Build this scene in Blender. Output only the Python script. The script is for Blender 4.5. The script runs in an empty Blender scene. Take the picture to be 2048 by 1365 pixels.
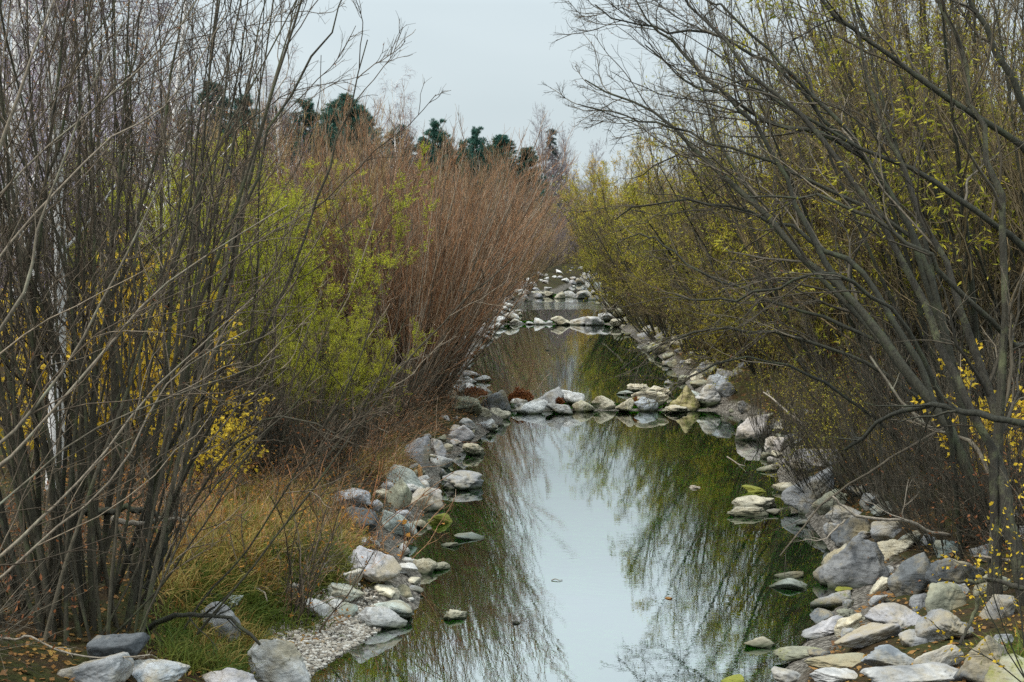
import bpy, math, random
import numpy as np
from mathutils import noise as mnoise, Vector

RNG = np.random.default_rng(7)
random.seed(7)
SC = bpy.context.scene
COL = SC.collection
R = math.radians

# ------------------------------------------------------------------ camera
FPX = 2844.0
PITCH = math.atan((682.5 - 480.0) / FPX)
CAMZ = 5.0
cam_d = bpy.data.cameras.new('camera')
cam_d.sensor_width = 36.0
cam_d.lens = 36.0 * FPX / 2048.0
cam_d.clip_start = 0.1
cam_d.clip_end = 6000.0
cam = bpy.data.objects.new('camera', cam_d)
COL.objects.link(cam)
cam.location = (0, 0, CAMZ)
cam.rotation_euler = (math.pi / 2 - PITCH, 0, 0)
SC.camera = cam
CP, SP = math.cos(PITCH), math.sin(PITCH)


def ray(px, py):
    cx = (px - 1024.0) / FPX
    cy = (682.5 - py) / FPX
    d = np.array([cx, CP + cy * SP, -SP + cy * CP])
    return d / d[1]


def at(px, py, d):
    """point seen at a pixel of the photograph, d metres ahead"""
    return np.array([0, 0, CAMZ]) + ray(px, py) * d


def onz(px, py, z):
    r = ray(px, py)
    return np.array([0, 0, CAMZ]) + r * ((z - CAMZ) / r[2])


# ------------------------------------------------------------------ stream layout
LEVELS = [0.0, 0.2, 0.4, 0.6]
_pl = {0: [(560, 1500), (600, 1400), (628, 1345), (700, 1300), (775, 1252), (838, 1215), (846, 1150), (800, 1100), (830, 1050), (872, 1000),
           (885, 940), (930, 900), (985, 860), (1010, 838)],
       1: [(905, 790), (930, 750), (950, 700), (988, 655)],
       2: [(1012, 640), (1012, 615), (1062, 598)],
       3: [(1122, 584), (1150, 568), (1185, 558)]}
_pr = {0: [(1500, 1500), (1530, 1400), (1570, 1335), (1640, 1240), (1700, 1190), (1690, 1140), (1650, 1090), (1600, 1020), (1556, 960),
           (1545, 900), (1505, 850), (1470, 832)],
       1: [(1392, 795), (1374, 770), (1325, 720), (1272, 680), (1238, 655)],
       2: [(1218, 640), (1206, 615), (1200, 598)],
       3: [(1212, 584), (1226, 568), (1240, 558)]}


def _edge(dic):
    pts = []
    for k, v in dic.items():
        for p in v:
            q = onz(p[0], p[1], LEVELS[k])
            pts.append((q[1], q[0]))
    pts.sort()
    pts = np.array(pts)
    ys = np.concatenate([[-40, 5], pts[:, 0], [200, 260]])
    l = pts[0, 1]
    xs = np.concatenate([[l * .9, l * .95], pts[:, 1], [pts[-1, 1] + 8, pts[-1, 1] + 26]])
    return ys, xs


LE = _edge(_pl)
RE = _edge(_pr)
YW = [onz(1200, 826, 0)[1], onz(1100, 650, .2)[1], onz(1130, 594, .4)[1]]   # the three weirs


def xl(y): return np.interp(y, *LE)
def xr(y): return np.interp(y, *RE)


def level(y):
    y = np.asarray(y, float)
    return np.where(y < YW[0] + .7, 0, np.where(y < YW[1] + .7, .2, np.where(y < YW[2] + .7, .4, .6)))


def sstep(a, b, x):
    t = np.clip((x - a) / (b - a), 0, 1)
    return t * t * (3 - 2 * t)


def wob(x, y):
    return (np.sin(x * 1.3 + 2 * np.sin(y * .7)) * np.cos(y * 1.1 + x * .4) * .5 + np.sin(x * 3.1 + y * 2.3) * .2 + np.sin(x * .31 - y * .23) * .8
            + np.sin(x * 6.7 - y * 5.1 + 1.5 * np.sin(x * 2.1)) * .12)


def terrain(x, y):
    x = np.asarray(x, float)
    y = np.asarray(y, float)
    lv = level(y)
    a = xl(y) - x
    b = x - xr(y)
    sd = np.maximum(a, b)
    left = a > b
    H = np.where(left, 1.25, 1.35)
    out = H * (1 - np.exp(-np.maximum(sd, 0) / 1.9)) + .02 * np.clip(sd - 4, 0, 60)
    beach = np.where(left, sstep(14.5, 16.2, y) * (1 - sstep(18.2, 19.2, y)), 0)
    beach2 = np.where(~left, sstep(15, 17, y) * (1 - sstep(20, 22, y)), 0)
    out = out * (1 - .75 * beach * (1 - sstep(.9, 1.9, sd))) * (1 - .45 * beach2 * (1 - sstep(1.2, 2.6, sd)))
    out = out + wob(x, y) * .11 * sstep(.4, 3, sd) + .04 * sstep(0, .15, sd) * wob(x * 2.3, y * 2.3) * sstep(0.1, .6, sd)
    inn = -.75 * (1 - np.exp(np.minimum(sd, 0) / 1.3)) - .02 + .03 * wob(x * 1.7, y * 1.7) * sstep(0, 1, -sd)
    z = lv + np.where(sd > 0, out, inn)
    for k, w in enumerate(YW):
        g = np.exp(-((y - w - .7) / .75) ** 2)
        z = np.where(sd < .6, z * (1 - g) + g * np.maximum(z, LEVELS[k + 1] - .16), z)
    return z


def ground(x, y):
    return float(max(terrain(x, y), level(y)))


def hit(px, py, y0=9.0, y1=420.0):
    """where a pixel's ray meets the ground or the water"""
    r = ray(px, py)
    ys = np.concatenate([np.arange(y0, 60, .04), np.arange(60, y1, .25)])
    x = r[0] * ys
    z = CAMZ + r[2] * ys
    g = np.maximum(terrain(x, ys), level(ys))
    i = int(np.argmax(z <= g))
    return np.array([x[i], ys[i], g[i]])


# ------------------------------------------------------------------ object helpers
def tag(o, label=None, cat=None, group=None, kind=None):
    if label: o['label'] = label
    if cat: o['category'] = cat
    if group: o['group'] = group
    if kind: o['kind'] = kind
    return o


def link(name, me, m=None, parent=None):
    o = bpy.data.objects.new(name, me)
    COL.objects.link(o)
    if m is not None and me is not None and not me.materials:
        me.materials.append(m)
    if parent is not None:
        o.parent = parent
    return o


def empty(name, loc=(0, 0, 0), label=None, cat=None, group=None):
    o = bpy.data.objects.new(name, None)
    COL.objects.link(o)
    o.location = loc
    o.empty_display_size = .2
    return tag(o, label, cat, group)


def mesh(name, V, F, smooth=True):
    """V (n,3), F (m,k) one polygon size"""
    me = bpy.data.meshes.new(name)
    V = np.ascontiguousarray(V, np.float32)
    F = np.ascontiguousarray(F, np.int32)
    m, k = F.shape
    me.vertices.add(len(V))
    me.vertices.foreach_set('co', V.ravel())
    me.loops.add(m * k)
    me.loops.foreach_set('vertex_index', F.ravel())
    me.polygons.add(m)
    me.polygons.foreach_set('loop_start', np.arange(0, m * k, k, dtype=np.int32))
    me.polygons.foreach_set('loop_total', np.full(m, k, np.int32))
    if smooth:
        me.polygons.foreach_set('use_smooth', np.ones(m, bool))
    me.update(calc_edges=True)
    return me


def cat_mesh(name, parts, smooth=True):
    V, F, n = [], [], 0
    for v, f in parts:
        V.append(v)
        F.append(f + n)
        n += len(v)
    return mesh(name, np.concatenate(V), np.concatenate(F), smooth)


def nrm(v):
    return v / np.maximum(np.linalg.norm(v, axis=-1, keepdims=True), 1e-9)


def tubes(P, rad, s):
    """P (N,n,3) paths, rad (N,n) radii -> verts, quads of s-sided tubes"""
    N, n, _ = P.shape
    T = np.empty_like(P)
    T[:, 1:-1] = P[:, 2:] - P[:, :-2]
    T[:, 0] = P[:, 1] - P[:, 0]
    T[:, -1] = P[:, -1] - P[:, -2]
    T = nrm(T)
    ax = np.argmin(np.abs(T.mean(axis=1)), axis=1)
    ref = np.eye(3)[ax][:, None, :]
    U = nrm(np.cross(T, np.broadcast_to(ref, T.shape)))
    W = np.cross(T, U)
    a = np.arange(s) * 2 * np.pi / s
    ring = (U[:, :, None, :] * np.cos(a)[None, None, :, None] + W[:, :, None, :] * np.sin(a)[None, None, :, None])
    V = P[:, :, None, :] + ring * rad[:, :, None, None]
    idx = np.arange(N * n * s).reshape(N, n, s)
    q = np.stack([idx[:, :-1, :], np.roll(idx, -1, 2)[:, :-1, :], np.roll(idx, -1, 2)[:, 1:, :], idx[:, 1:, :]], axis=-1)
    return V.reshape(-1, 3), q.reshape(-1, 4)


def grow(pos, d, L, n, trop=(0, 0, .25), wobble=.15, rng=RNG):
    """N paths of n points from pos along d, total lengths L"""
    N = len(pos)
    P = np.empty((N, n, 3))
    P[:, 0] = pos
    d = nrm(d)
    trop = np.asarray(trop, float)
    st = (L / (n - 1))[:, None]
    for i in range(1, n):
        d = nrm(d + trop / (n - 1) + rng.normal(0, wobble, (N, 3)) / math.sqrt(n - 1))
        P[:, i] = P[:, i - 1] + d * st
    return P


def taper(N, n, r0, r1, p=1.0):
    t = np.linspace(0, 1, n)[None, :] ** p
    r0 = np.broadcast_to(np.asarray(r0, float), (N,))[:, None]
    r1 = np.broadcast_to(np.asarray(r1, float), (N,))[:, None]
    return r0 * (1 - t) + r1 * t


def sprout(P, Rr, k, t0, t1, ang, ratio, n, trop, wobble, rr, rmin, rng=RNG, lmin=.15, flat=None, shrink=.6):
    """k children on every path; returns child paths and radii"""
    N, m, _ = P.shape
    seg = np.linalg.norm(np.diff(P, axis=1), axis=2)
    Lp = seg.sum(axis=1)
    t = rng.uniform(t0, t1, (N, k))
    f = t * (m - 1)
    i = np.minimum(f.astype(int), m - 2)
    w = (f - i)[..., None]
    rows = np.arange(N)[:, None]
    pos = P[rows, i] * (1 - w) + P[rows, i + 1] * w
    T = nrm(P[rows, i + 1] - P[rows, i])
    rp = Rr[rows, i] * (1 - w[..., 0]) + Rr[rows, i + 1] * w[..., 0]
    rv = rng.normal(0, 1, (N, k, 3))
    if flat is not None:
        rv = rv * np.asarray(flat)
    side = nrm(rv - (rv * T).sum(-1, keepdims=True) * T)
    A = rng.uniform(ang[0], ang[1], (N, k))[..., None]
    d = T * np.cos(A) + side * np.sin(A)
    L = Lp[:, None] * ratio * (1 - shrink * (t - t0) / max(t1 - t0, 1e-6)) * rng.uniform(.55, 1.25, (N, k))
    L = np.maximum(L, lmin)
    pos, d, L, rp = pos.reshape(-1, 3), d.reshape(-1, 3), L.ravel(), rp.ravel()
    C = grow(pos, d, L, n, trop, wobble, rng)
    r0 = np.maximum(rp * rr, rmin)
    return C, taper(len(C), n, r0, np.maximum(r0 * .3, rmin * .6))


def leaves(P, k, length, width, droop=.5, t0=.1, rng=RNG, spread=.9, keep=1.0):
    """k leaf blades on every path, each one small folded diamond"""
    N, m, _ = P.shape
    t = rng.uniform(t0, 1, (N, k))
    f = t * (m - 1)
    i = np.minimum(f.astype(int), m - 2)
    w = (f - i)[..., None]
    rows = np.arange(N)[:, None]
    pos = (P[rows, i] * (1 - w) + P[rows, i + 1] * w).reshape(-1, 3)
    T = nrm(P[rows, i + 1] - P[rows, i]).reshape(-1, 3)
    if keep < 1:
        s = rng.random(len(pos)) < keep
        pos, T = pos[s], T[s]
    M = len(pos)
    d = nrm(T + rng.normal(0, spread, (M, 3)) + np.array([0, 0, -droop]))
    u = nrm(np.cross(d, rng.normal(0, 1, (M, 3))))
    L = (length * rng.uniform(.6, 1.3, M))[:, None]
    Wd = (width * rng.uniform(.7, 1.2, M))[:, None]
    nn = np.cross(d, u)
    mid = pos + d * L * .45
    V = np.stack([pos, mid + u * Wd * .5 + nn * Wd * .15, pos + d * L - nn * L * .08, mid - u * Wd * .5 + nn * Wd * .15], axis=1).reshape(-1, 3)
    F = np.arange(M * 4).reshape(M, 4)
    return V, F


def resample(pts, n):
    """Catmull-Rom through control points"""
    p = np.asarray(pts, float)
    if len(p) == 2:
        return p[0] + (p[1] - p[0]) * np.linspace(0, 1, n)[:, None]
    e = np.vstack([2 * p[0] - p[1], p, 2 * p[-1] - p[-2]])
    out = []
    m = len(p) - 1
    for s in np.linspace(0, m - 1e-6, n):
        i = int(s)
        t = s - i
        a, b, c, d = e[i], e[i + 1], e[i + 2], e[i + 3]
        out.append(.5 * (2 * b + (c - a) * t + (2 * a - 5 * b + 4 * c - d) * t * t + (3 * b - a - 3 * c + d) * t ** 3))
    return np.array(out)


def knobbly(P, amt, rng=RNG):
    q = P.copy()
    q[1:-1] += rng.normal(0, amt, (len(P) - 2, 3))
    return q


def closed_tube(P, rad, s=8):
    """one tube with pointed ends"""
    P = np.vstack([P[0] - (P[1] - P[0]) * .02, P, P[-1] + (P[-1] - P[-2]) * .02])
    rad = np.concatenate([[1e-4], rad, [1e-4]])
    return tubes(P[None], rad[None], s)


# ------------------------------------------------------------------ materials
def newmat(name):
    m = bpy.data.materials.new(name)
    m.use_nodes = True
    nt = m.node_tree
    nt.nodes.clear()
    out = nt.nodes.new('ShaderNodeOutputMaterial')
    return m, nt, out


def N(nt, typ, **kw):
    n = nt.nodes.new('ShaderNode' + typ)
    for k, v in kw.items():
        if k.startswith('i_'):
            n.inputs[k[2:].replace('_', ' ')].default_value = v
        elif isinstance(k, str):
            setattr(n, k, v)
    return n


def ramp(nt, stops, interp='LINEAR'):
    n = nt.nodes.new('ShaderNodeValToRGB')
    cr = n.color_ramp
    cr.interpolation = interp
    while len(cr.elements) < len(stops):
        cr.elements.new(.5)
    for e, (p, c) in zip(cr.elements, stops):
        e.position = p
        e.color = (*c, 1)
    return n


def mixrgb(nt, fac, a, b, blend='MIX'):
    n = nt.nodes.new('ShaderNodeMix')
    n.data_type = 'RGBA'
    n.blend_type = blend
    for sock, v in ((n.inputs[0], fac), (n.inputs[6], a), (n.inputs[7], b)):
        if hasattr(v, 'node'):
            nt.links.new(v, sock)
        elif isinstance(v, (int, float)):
            sock.default_value = v
        else:
            sock.default_value = (*v, 1)
    return n.outputs[2]


def coords(nt, scale=(1, 1, 1), world=False):
    mp = N(nt, 'Mapping')
    mp.inputs['Scale'].default_value = scale
    if world:
        g = N(nt, 'NewGeometry')
        nt.links.new(g.outputs['Position'], mp.inputs['Vector'])
    else:
        g = N(nt, 'TexCoord')
        nt.links.new(g.outputs['Object'], mp.inputs['Vector'])
    return mp.outputs[0]


def noise(nt, vec, scale, detail=5, rough=.6, dist=0.0):
    n = N(nt, 'TexNoise')
    n.inputs['Scale'].default_value = scale
    n.inputs['Detail'].default_value = detail
    n.inputs['Roughness'].default_value = rough
    n.inputs['Distortion'].default_value = dist
    nt.links.new(vec, n.inputs['Vector'])
    return n.outputs['Fac']


def mat_bark(name, cols, scale=9, bump=.5, lichen=None, stretch=.25, rough=.85):
    """random tone for every limb, streaked along the limb, with grain"""
    m, nt, out = newmat(name)
    g = N(nt, 'NewGeometry')
    oi = N(nt, 'ObjectInfo')
    add = N(nt, 'Math', operation='ADD')
    nt.links.new(g.outputs['Random Per Island'], add.inputs[0])
    nt.links.new(oi.outputs['Random'], add.inputs[1])
    fr = N(nt, 'Math', operation='FRACT')
    nt.links.new(add.outputs[0], fr.inputs[0])
    rp = ramp(nt, [(i / max(1, len(cols) - 1), c) for i, c in enumerate(cols)])
    nt.links.new(fr.outputs[0], rp.inputs[0])
    v = coords(nt, (1, 1, stretch))
    n1 = noise(nt, v, scale * 4, 6, .65)
    r1 = ramp(nt, [(.3, (.45, .45, .45)), (.7, (1.35, 1.35, 1.3))])
    nt.links.new(n1, r1.inputs[0])
    c = mixrgb(nt, 1.0, rp.outputs[0], r1.outputs[0], 'MULTIPLY')
    if lichen:
        n2 = noise(nt, coords(nt), 2.2, 5, .7)
        r2 = ramp(nt, [(.52, (0, 0, 0)), (.66, (1, 1, 1))])
        nt.links.new(n2, r2.inputs[0])
        c = mixrgb(nt, r2.outputs[0], c, lichen)
    b = N(nt, 'BsdfPrincipled')
    b.inputs['Roughness'].default_value = rough
    b.inputs['Specular IOR Level'].default_value = .25
    nt.links.new(c, b.inputs['Base Color'])
    if bump:
        bp = N(nt, 'Bump')
        bp.inputs['Strength'].default_value = bump
        bp.inputs['Distance'].default_value = .02
        nt.links.new(n1, bp.inputs['Height'])
        nt.links.new(bp.outputs[0], b.inputs['Normal'])
    nt.links.new(b.outputs[0], out.inputs[0])
    return m


def mat_leaf(name, cols, transl=.35, vary=.25, own=.38):
    m, nt, out = newmat(name)
    g = N(nt, 'NewGeometry')
    oi = N(nt, 'ObjectInfo')
    rp = ramp(nt, [(i / max(1, len(cols) - 1), c) for i, c in enumerate(cols)])
    # clumps of one tone through the crown, each leaf off it a little, each plant off its neighbour
    nz = noise(nt, coords(nt), .9, 3, .6)
    a = N(nt, 'MapRange')
    a.inputs['From Min'].default_value = .3
    a.inputs['From Max'].default_value = .7
    nt.links.new(nz, a.inputs['Value'])
    m1 = N(nt, 'Math', operation='MULTIPLY')
    m1.inputs[1].default_value = .5
    nt.links.new(a.outputs[0], m1.inputs[0])
    m2 = N(nt, 'Math', operation='MULTIPLY_ADD')
    m2.inputs[1].default_value = own
    nt.links.new(g.outputs['Random Per Island'], m2.inputs[0])
    nt.links.new(m1.outputs[0], m2.inputs[2])
    m3 = N(nt, 'Math', operation='MULTIPLY_ADD')
    m3.inputs[1].default_value = vary
    nt.links.new(oi.outputs['Random'], m3.inputs[0])
    nt.links.new(m2.outputs[0], m3.inputs[2])
    nt.links.new(m3.outputs[0], rp.inputs[0])
    d = N(nt, 'BsdfPrincipled')
    d.inputs['Roughness'].default_value = .6
    d.inputs['Specular IOR Level'].default_value = .2
    t = N(nt, 'BsdfTranslucent')
    nt.links.new(rp.outputs[0], d.inputs['Base Color'])
    nt.links.new(rp.outputs[0], t.inputs['Color'])
    mx = N(nt, 'MixShader')
    mx.inputs[0].default_value = transl
    nt.links.new(d.outputs[0], mx.inputs[1])
    nt.links.new(t.outputs[0], mx.inputs[2])
    nt.links.new(mx.outputs[0], out.inputs[0])
    return m


def mat_rock():
    m, nt, out = newmat('river_rock')
    oi = N(nt, 'ObjectInfo')
    tc = N(nt, 'TexCoord')
    off = N(nt, 'VectorMath', operation='ADD')
    sc = N(nt, 'VectorMath', operation='SCALE')
    cmb = N(nt, 'CombineXYZ')
    for k in 'XYZ':
        nt.links.new(oi.outputs['Random'], cmb.inputs[k])
    nt.links.new(cmb.outputs[0], sc.inputs[0])
    sc.inputs['Scale'].default_value = 37.0
    nt.links.new(tc.outputs['Object'], off.inputs[0])
    nt.links.new(sc.outputs[0], off.inputs[1])
    v = off.outputs[0]
    big = noise(nt, v, 2.3, 6, .65, .6)
    r = ramp(nt, [(.30, (.34, .36, .38)), (.48, (.9, .9, .9)), (.70, (1.4, 1.38, 1.34))])
    nt.links.new(big, r.inputs[0])
    c = mixrgb(nt, 1.0, oi.outputs['Color'], r.outputs[0], 'MULTIPLY')
    fine = noise(nt, v, 15, 5, .65)
    r2 = ramp(nt, [(.33, (.72, .72, .72)), (.5, (1, 1, 1)), (.68, (1.12, 1.12, 1.12))])
    nt.links.new(fine, r2.inputs[0])
    c = mixrgb(nt, .8, c, r2.outputs[0], 'MULTIPLY')
    # mineral veins
    mp = N(nt, 'Mapping')
    mp.inputs['Rotation'].default_value = (.5, .3, .9)
    mp.inputs['Scale'].default_value = (1, 1, 3.5)
    nt.links.new(v, mp.inputs['Vector'])
    ve = noise(nt, mp.outputs[0], 2.6, 4, .55, 1.2)
    r3 = ramp(nt, [(.475, (0, 0, 0)), (.497, (1, 1, 1)), (.52, (0, 0, 0))])
    nt.links.new(ve, r3.inputs[0])
    vm = N(nt, 'Math', operation='MULTIPLY')
    vm.inputs[1].default_value = .15
    nt.links.new(r3.outputs[0], vm.inputs[0])
    c = mixrgb(nt, vm.outputs[0], c, (.10, .10, .105))
    # rust and lichen stains
    st = noise(nt, v, 1.4, 5, .7)
    r4 = ramp(nt, [(.47, (0, 0, 0)), (.64, (.75, .75, .75))])
    nt.links.new(st, r4.inputs[0])
    c = mixrgb(nt, r4.outputs[0], c, (.27, .22, .13))
    # wet algae band at the waterline (height above the pool is kept on the object as wl)
    at_ = N(nt, 'Attribute', attribute_type='OBJECT', attribute_name='wl')
    g = N(nt, 'NewGeometry')
    sx = N(nt, 'SeparateXYZ')
    nt.links.new(g.outputs['Position'], sx.inputs[0])
    sub = N(nt, 'Math', operation='SUBTRACT')
    nt.links.new(sx.outputs['Z'], sub.inputs[0])
    nt.links.new(at_.outputs['Fac'], sub.inputs[1])
    ad = N(nt, 'Math', operation='MULTIPLY_ADD')
    ad.inputs[1].default_value = -.16
    nt.links.new(big, ad.inputs[0])
    nt.links.new(sub.outputs[0], ad.inputs[2])
    r5 = ramp(nt, [(0, (1, 1, 1)), (.05, (0, 0, 0))])
    mr = N(nt, 'MapRange')
    mr.inputs['From Min'].default_value = -.07
    mr.inputs['From Max'].default_value = .06
    mr.inputs['To Min'].default_value = 1
    mr.inputs['To Max'].default_value = 0
    nt.links.new(ad.outputs[0], mr.inputs['Value'])
    c = mixrgb(nt, mr.outputs[0], c, (.035, .042, .02))
    # moss where the object asks for it
    mo = N(nt, 'Attribute', attribute_type='OBJECT', attribute_name='moss')
    mn = noise(nt, v, 3.1, 6, .75)
    m6 = N(nt, 'Math', operation='ADD')
    nt.links.new(mn, m6.inputs[0])
    nt.links.new(mo.outputs['Fac'], m6.inputs[1])
    r6 = ramp(nt, [(.66, (0, 0, 0)), (.86, (1, 1, 1))])
    nt.links.new(m6.outputs[0], r6.inputs[0])
    mt = mixrgb(nt, fine, (.07, .10, .012), (.26, .24, .04))
    c = mixrgb(nt, r6.outputs[0], c, mt)
    b = N(nt, 'BsdfPrincipled')
    b.inputs['Roughness'].default_value = .82
    b.inputs['Specular IOR Level'].default_value = .3
    nt.links.new(c, b.inputs['Base Color'])
    bp = N(nt, 'Bump')
    bp.inputs['Strength'].default_value = .75
    bp.inputs['Distance'].default_value = .03
    hh = N(nt, 'Math', operation='MULTIPLY_ADD')
    hh.inputs[1].default_value = .6
    nt.links.new(fine, hh.inputs[0])
    nt.links.new(ve, hh.inputs[2])
    nt.links.new(hh.outputs[0], bp.inputs['Height'])
    nt.links.new(bp.outputs[0], b.inputs['Normal'])
    nt.links.new(b.outputs[0], out.inputs[0])
    return m


def mat_ground():
    m, nt, out = newmat('bank_soil')
    v = coords(nt, world=True)
    n1 = noise(nt, v, 1.1, 7, .7)
    n2 = noise(nt, v, 14, 6, .75)
    r = ramp(nt, [(.3, (.02, .018, .012)), (.45, (.045, .03, .016)), (.56, (.035, .04, .013)), (.7, (.07, .045, .02))])
    nt.links.new(n1, r.inputs[0])
    r2 = ramp(nt, [(.3, (.4, .4, .4)), (.7, (1.5, 1.45, 1.35))])
    nt.links.new(n2, r2.inputs[0])
    c = mixrgb(nt, 1.0, r.outputs[0], r2.outputs[0], 'MULTIPLY')
    # underwater and at the water's edge: olive algae over cobbles; gravel a hand above it
    at_ = N(nt, 'Attribute', attribute_name='rise')
    vo = N(nt, 'TexVoronoi')
    vo.inputs['Scale'].default_value = 5.5
    nt.links.new(v, vo.inputs['Vector'])
    rv = ramp(nt, [(0, (.30, .42, .12)), (.35, (.20, .34, .05)), (.75, (.08, .17, .02))])
    nt.links.new(vo.outputs['Distance'], rv.inputs[0])
    n3 = noise(nt, v, .8, 5, .6)
    rb = ramp(nt, [(.35, (.45, .6, .35)), (.65, (1.5, 1.6, .9))])
    nt.links.new(n3, rb.inputs[0])
    bed = mixrgb(nt, 1.0, rv.outputs[0], rb.outputs[0], 'MULTIPLY')
    vs = N(nt, 'TexVoronoi')
    vs.inputs['Scale'].default_value = 24
    nt.links.new(v, vs.inputs['Vector'])
    rg = ramp(nt, [(0, (.04, .036, .03)), (.5, (.10, .09, .075)), (1, (.24, .22, .19))])
    sep = N(nt, 'SeparateColor')
    nt.links.new(vs.outputs['Color'], sep.inputs[0])
    nt.links.new(sep.outputs[0], rg.inputs[0])
    gm = N(nt, 'MapRange')
    gm.inputs['From Min'].default_value = .20
    gm.inputs['From Max'].default_value = .34
    nt.links.new(at_.outputs['Fac'], gm.inputs['Value'])
    bm = N(nt, 'MapRange')
    bm.inputs['From Min'].default_value = -.09
    bm.inputs['From Max'].default_value = -.02
    nt.links.new(at_.outputs['Fac'], bm.inputs['Value'])
    low = mixrgb(nt, bm.outputs[0], bed, rg.outputs[0])
    ngm = N(nt, 'Math', operation='MULTIPLY_ADD')
    ngm.inputs[1].default_value = .2
    nt.links.new(n1, ngm.inputs[0])
    ngm.inputs[2].default_value = -.1
    c = mixrgb(nt, gm.outputs[0], low, c)
    b = N(nt, 'BsdfPrincipled')
    b.inputs['Roughness'].default_value = .95
    b.inputs['Specular IOR Level'].default_value = .1
    nt.links.new(c, b.inputs['Base Color'])
    bp = N(nt, 'Bump')
    bp.inputs['Strength'].default_value = .8
    bp.inputs['Distance'].default_value = .05
    nt.links.new(n2, bp.inputs['Height'])
    nt.links.new(bp.outputs[0], b.inputs['Normal'])
    nt.links.new(b.outputs[0], out.inputs[0])
    return m


def mat_water(name, amp=1.0):
    m, nt, out = newmat(name)
    g = N(nt, 'NewGeometry')
    mp = N(nt, 'Mapping')
    mp.inputs['Scale'].default_value = (1.0, 2.2, 1)
    nt.links.new(g.outputs['Position'], mp.inputs['Vector'])
    a = noise(nt, mp.outputs[0], 4.5, 3, .55, .3)
    b_ = noise(nt, mp.outputs[0], 1.1, 2, .5, .2)
    # calm and ruffled patches
    pat = noise(nt, g.outputs['Position'], .33, 2, .5)
    rp = ramp(nt, [(.36, (.25, .25, .25)), (.62, (1, 1, 1))])
    nt.links.new(pat, rp.inputs[0])
    mu = N(nt, 'Math', operation='MULTIPLY')
    nt.links.new(a, mu.inputs[0])
    nt.links.new(rp.outputs[0], mu.inputs[1])
    su = N(nt, 'Math', operation='MULTIPLY_ADD')
    su.inputs[1].default_value = 1.6
    nt.links.new(b_, su.inputs[0])
    nt.links.new(mu.outputs[0], su.inputs[2])
    bp = N(nt, 'Bump')
    bp.inputs['Strength'].default_value = 1.0
    bp.inputs['Distance'].default_value = .00042 * amp
    nt.links.new(su.outputs[0], bp.inputs['Height'])
    fr = N(nt, 'Fresnel')
    fr.inputs['IOR'].default_value = 2.3
    nt.links.new(bp.outputs[0], fr.inputs['Normal'])
    gl = N(nt, 'BsdfGlossy')
    gl.inputs['Roughness'].default_value = .0
    gl.inputs['Color'].default_value = (.97, .99, 1, 1)
    nt.links.new(bp.outputs[0], gl.inputs['Normal'])
    tr = N(nt, 'BsdfTransparent')
    tr.inputs['Color'].default_value = (.42, .82, .32, 1)
    mx = N(nt, 'MixShader')
    pw = N(nt, 'Math', operation='POWER')
    pw.inputs[1].default_value = .58
    nt.links.new(fr.outputs[0], pw.inputs[0])
    nt.links.new(pw.outputs[0], mx.inputs[0])
    nt.links.new(tr.outputs[0], mx.inputs[1])
    nt.links.new(gl.outputs[0], mx.inputs[2])
    nt.links.new(mx.outputs[0], out.inputs[0])
    return m


M = {}
M['bark_sallow'] = mat_bark('sallow_bark', [(.042, .037, .026), (.08, .068, .047), (.034, .031, .022), (.115, .098, .07)], 9, .9, (.075, .082, .04))
M['bark_pale'] = mat_bark('pale_bark', [(.16, .132, .098), (.11, .092, .067), (.24, .195, .15)], 8, .6, (.22, .21, .15))
M['twig_sallow'] = mat_bark('sallow_twig', [(.025, .02, .014), (.12, .088, .06), (.045, .035, .025), (.28, .22, .16)], 6, 0)  # palest and darkest tones paint in twigs catching light and twigs in shade
M['bark_dark'] = mat_bark('dark_bark', [(.03, .03, .022), (.042, .04, .029), (.022, .023, .018)], 9, 1.0, (.05, .056, .03))
M['bark_ridge'] = mat_bark('ridged_bark', [(.055, .05, .037), (.042, .038, .03)], 10, 1.5, (.11, .115, .06), .12)
M['twig_dark'] = mat_bark('dark_twig', [(.02, .019, .015), (.09, .072, .05), (.04, .036, .028), (.20, .165, .12)], 6, 0)  # pale end is a painted highlight on some twigs, dark end painted shade
M['twig_red'] = mat_bark('red_brown_twig', [(.40, .175, .08), (.17, .095, .055), (.46, .26, .14), (.12, .08, .05), (.44, .33, .235)], 5, 0)  # tones spread wide so lit and shaded twigs are put into the colour
M['bark_brown'] = mat_bark('brown_stem', [(.18, .135, .095), (.10, .08, .06), (.38, .31, .24)], 6, .2)
M['twig_olive'] = mat_bark('olive_twig', [(.06, .05, .03), (.20, .145, .07), (.035, .032, .022), (.30, .22, .12)], 5, 0)  # bright and dark twigs mixed, sparkle of light painted as bark tone
M['twig_gold'] = mat_bark('golden_twig', [(.36, .25, .10), (.28, .18, .09), (.40, .29, .14)], 5, 0)
M['twig_lilac'] = mat_bark('lilac_birch_twig', [(.19, .15, .19), (.24, .18, .21), (.14, .11, .14)], 5, 0)
M['twig_grey'] = mat_bark('grey_twig', [(.20, .155, .175), (.32, .27, .285), (.12, .09, .10)], 5, 0)
M['drift'] = mat_bark('driftwood', [(.30, .26, .215), (.24, .205, .165)], 7, .5, (.22, .18, .13), .5)
M['stake'] = mat_bark('stake_wood', [(.40, .23, .10), (.36, .20, .09)], 8, .5, None, .3)
M['leaf_willow'] = mat_leaf('yellow_green_leaves', [(.15, .20, .012), (.31, .35, .02), (.46, .46, .03), (.56, .48, .05)])
M['leaf_olive'] = mat_leaf('olive_leaves', [(.06, .08, .015), (.21, .22, .022), (.44, .38, .03), (.60, .42, .045)])
M['leaf_gold'] = mat_leaf('golden_leaves', [(.34, .20, .03), (.50, .34, .05), (.58, .44, .08)])
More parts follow.
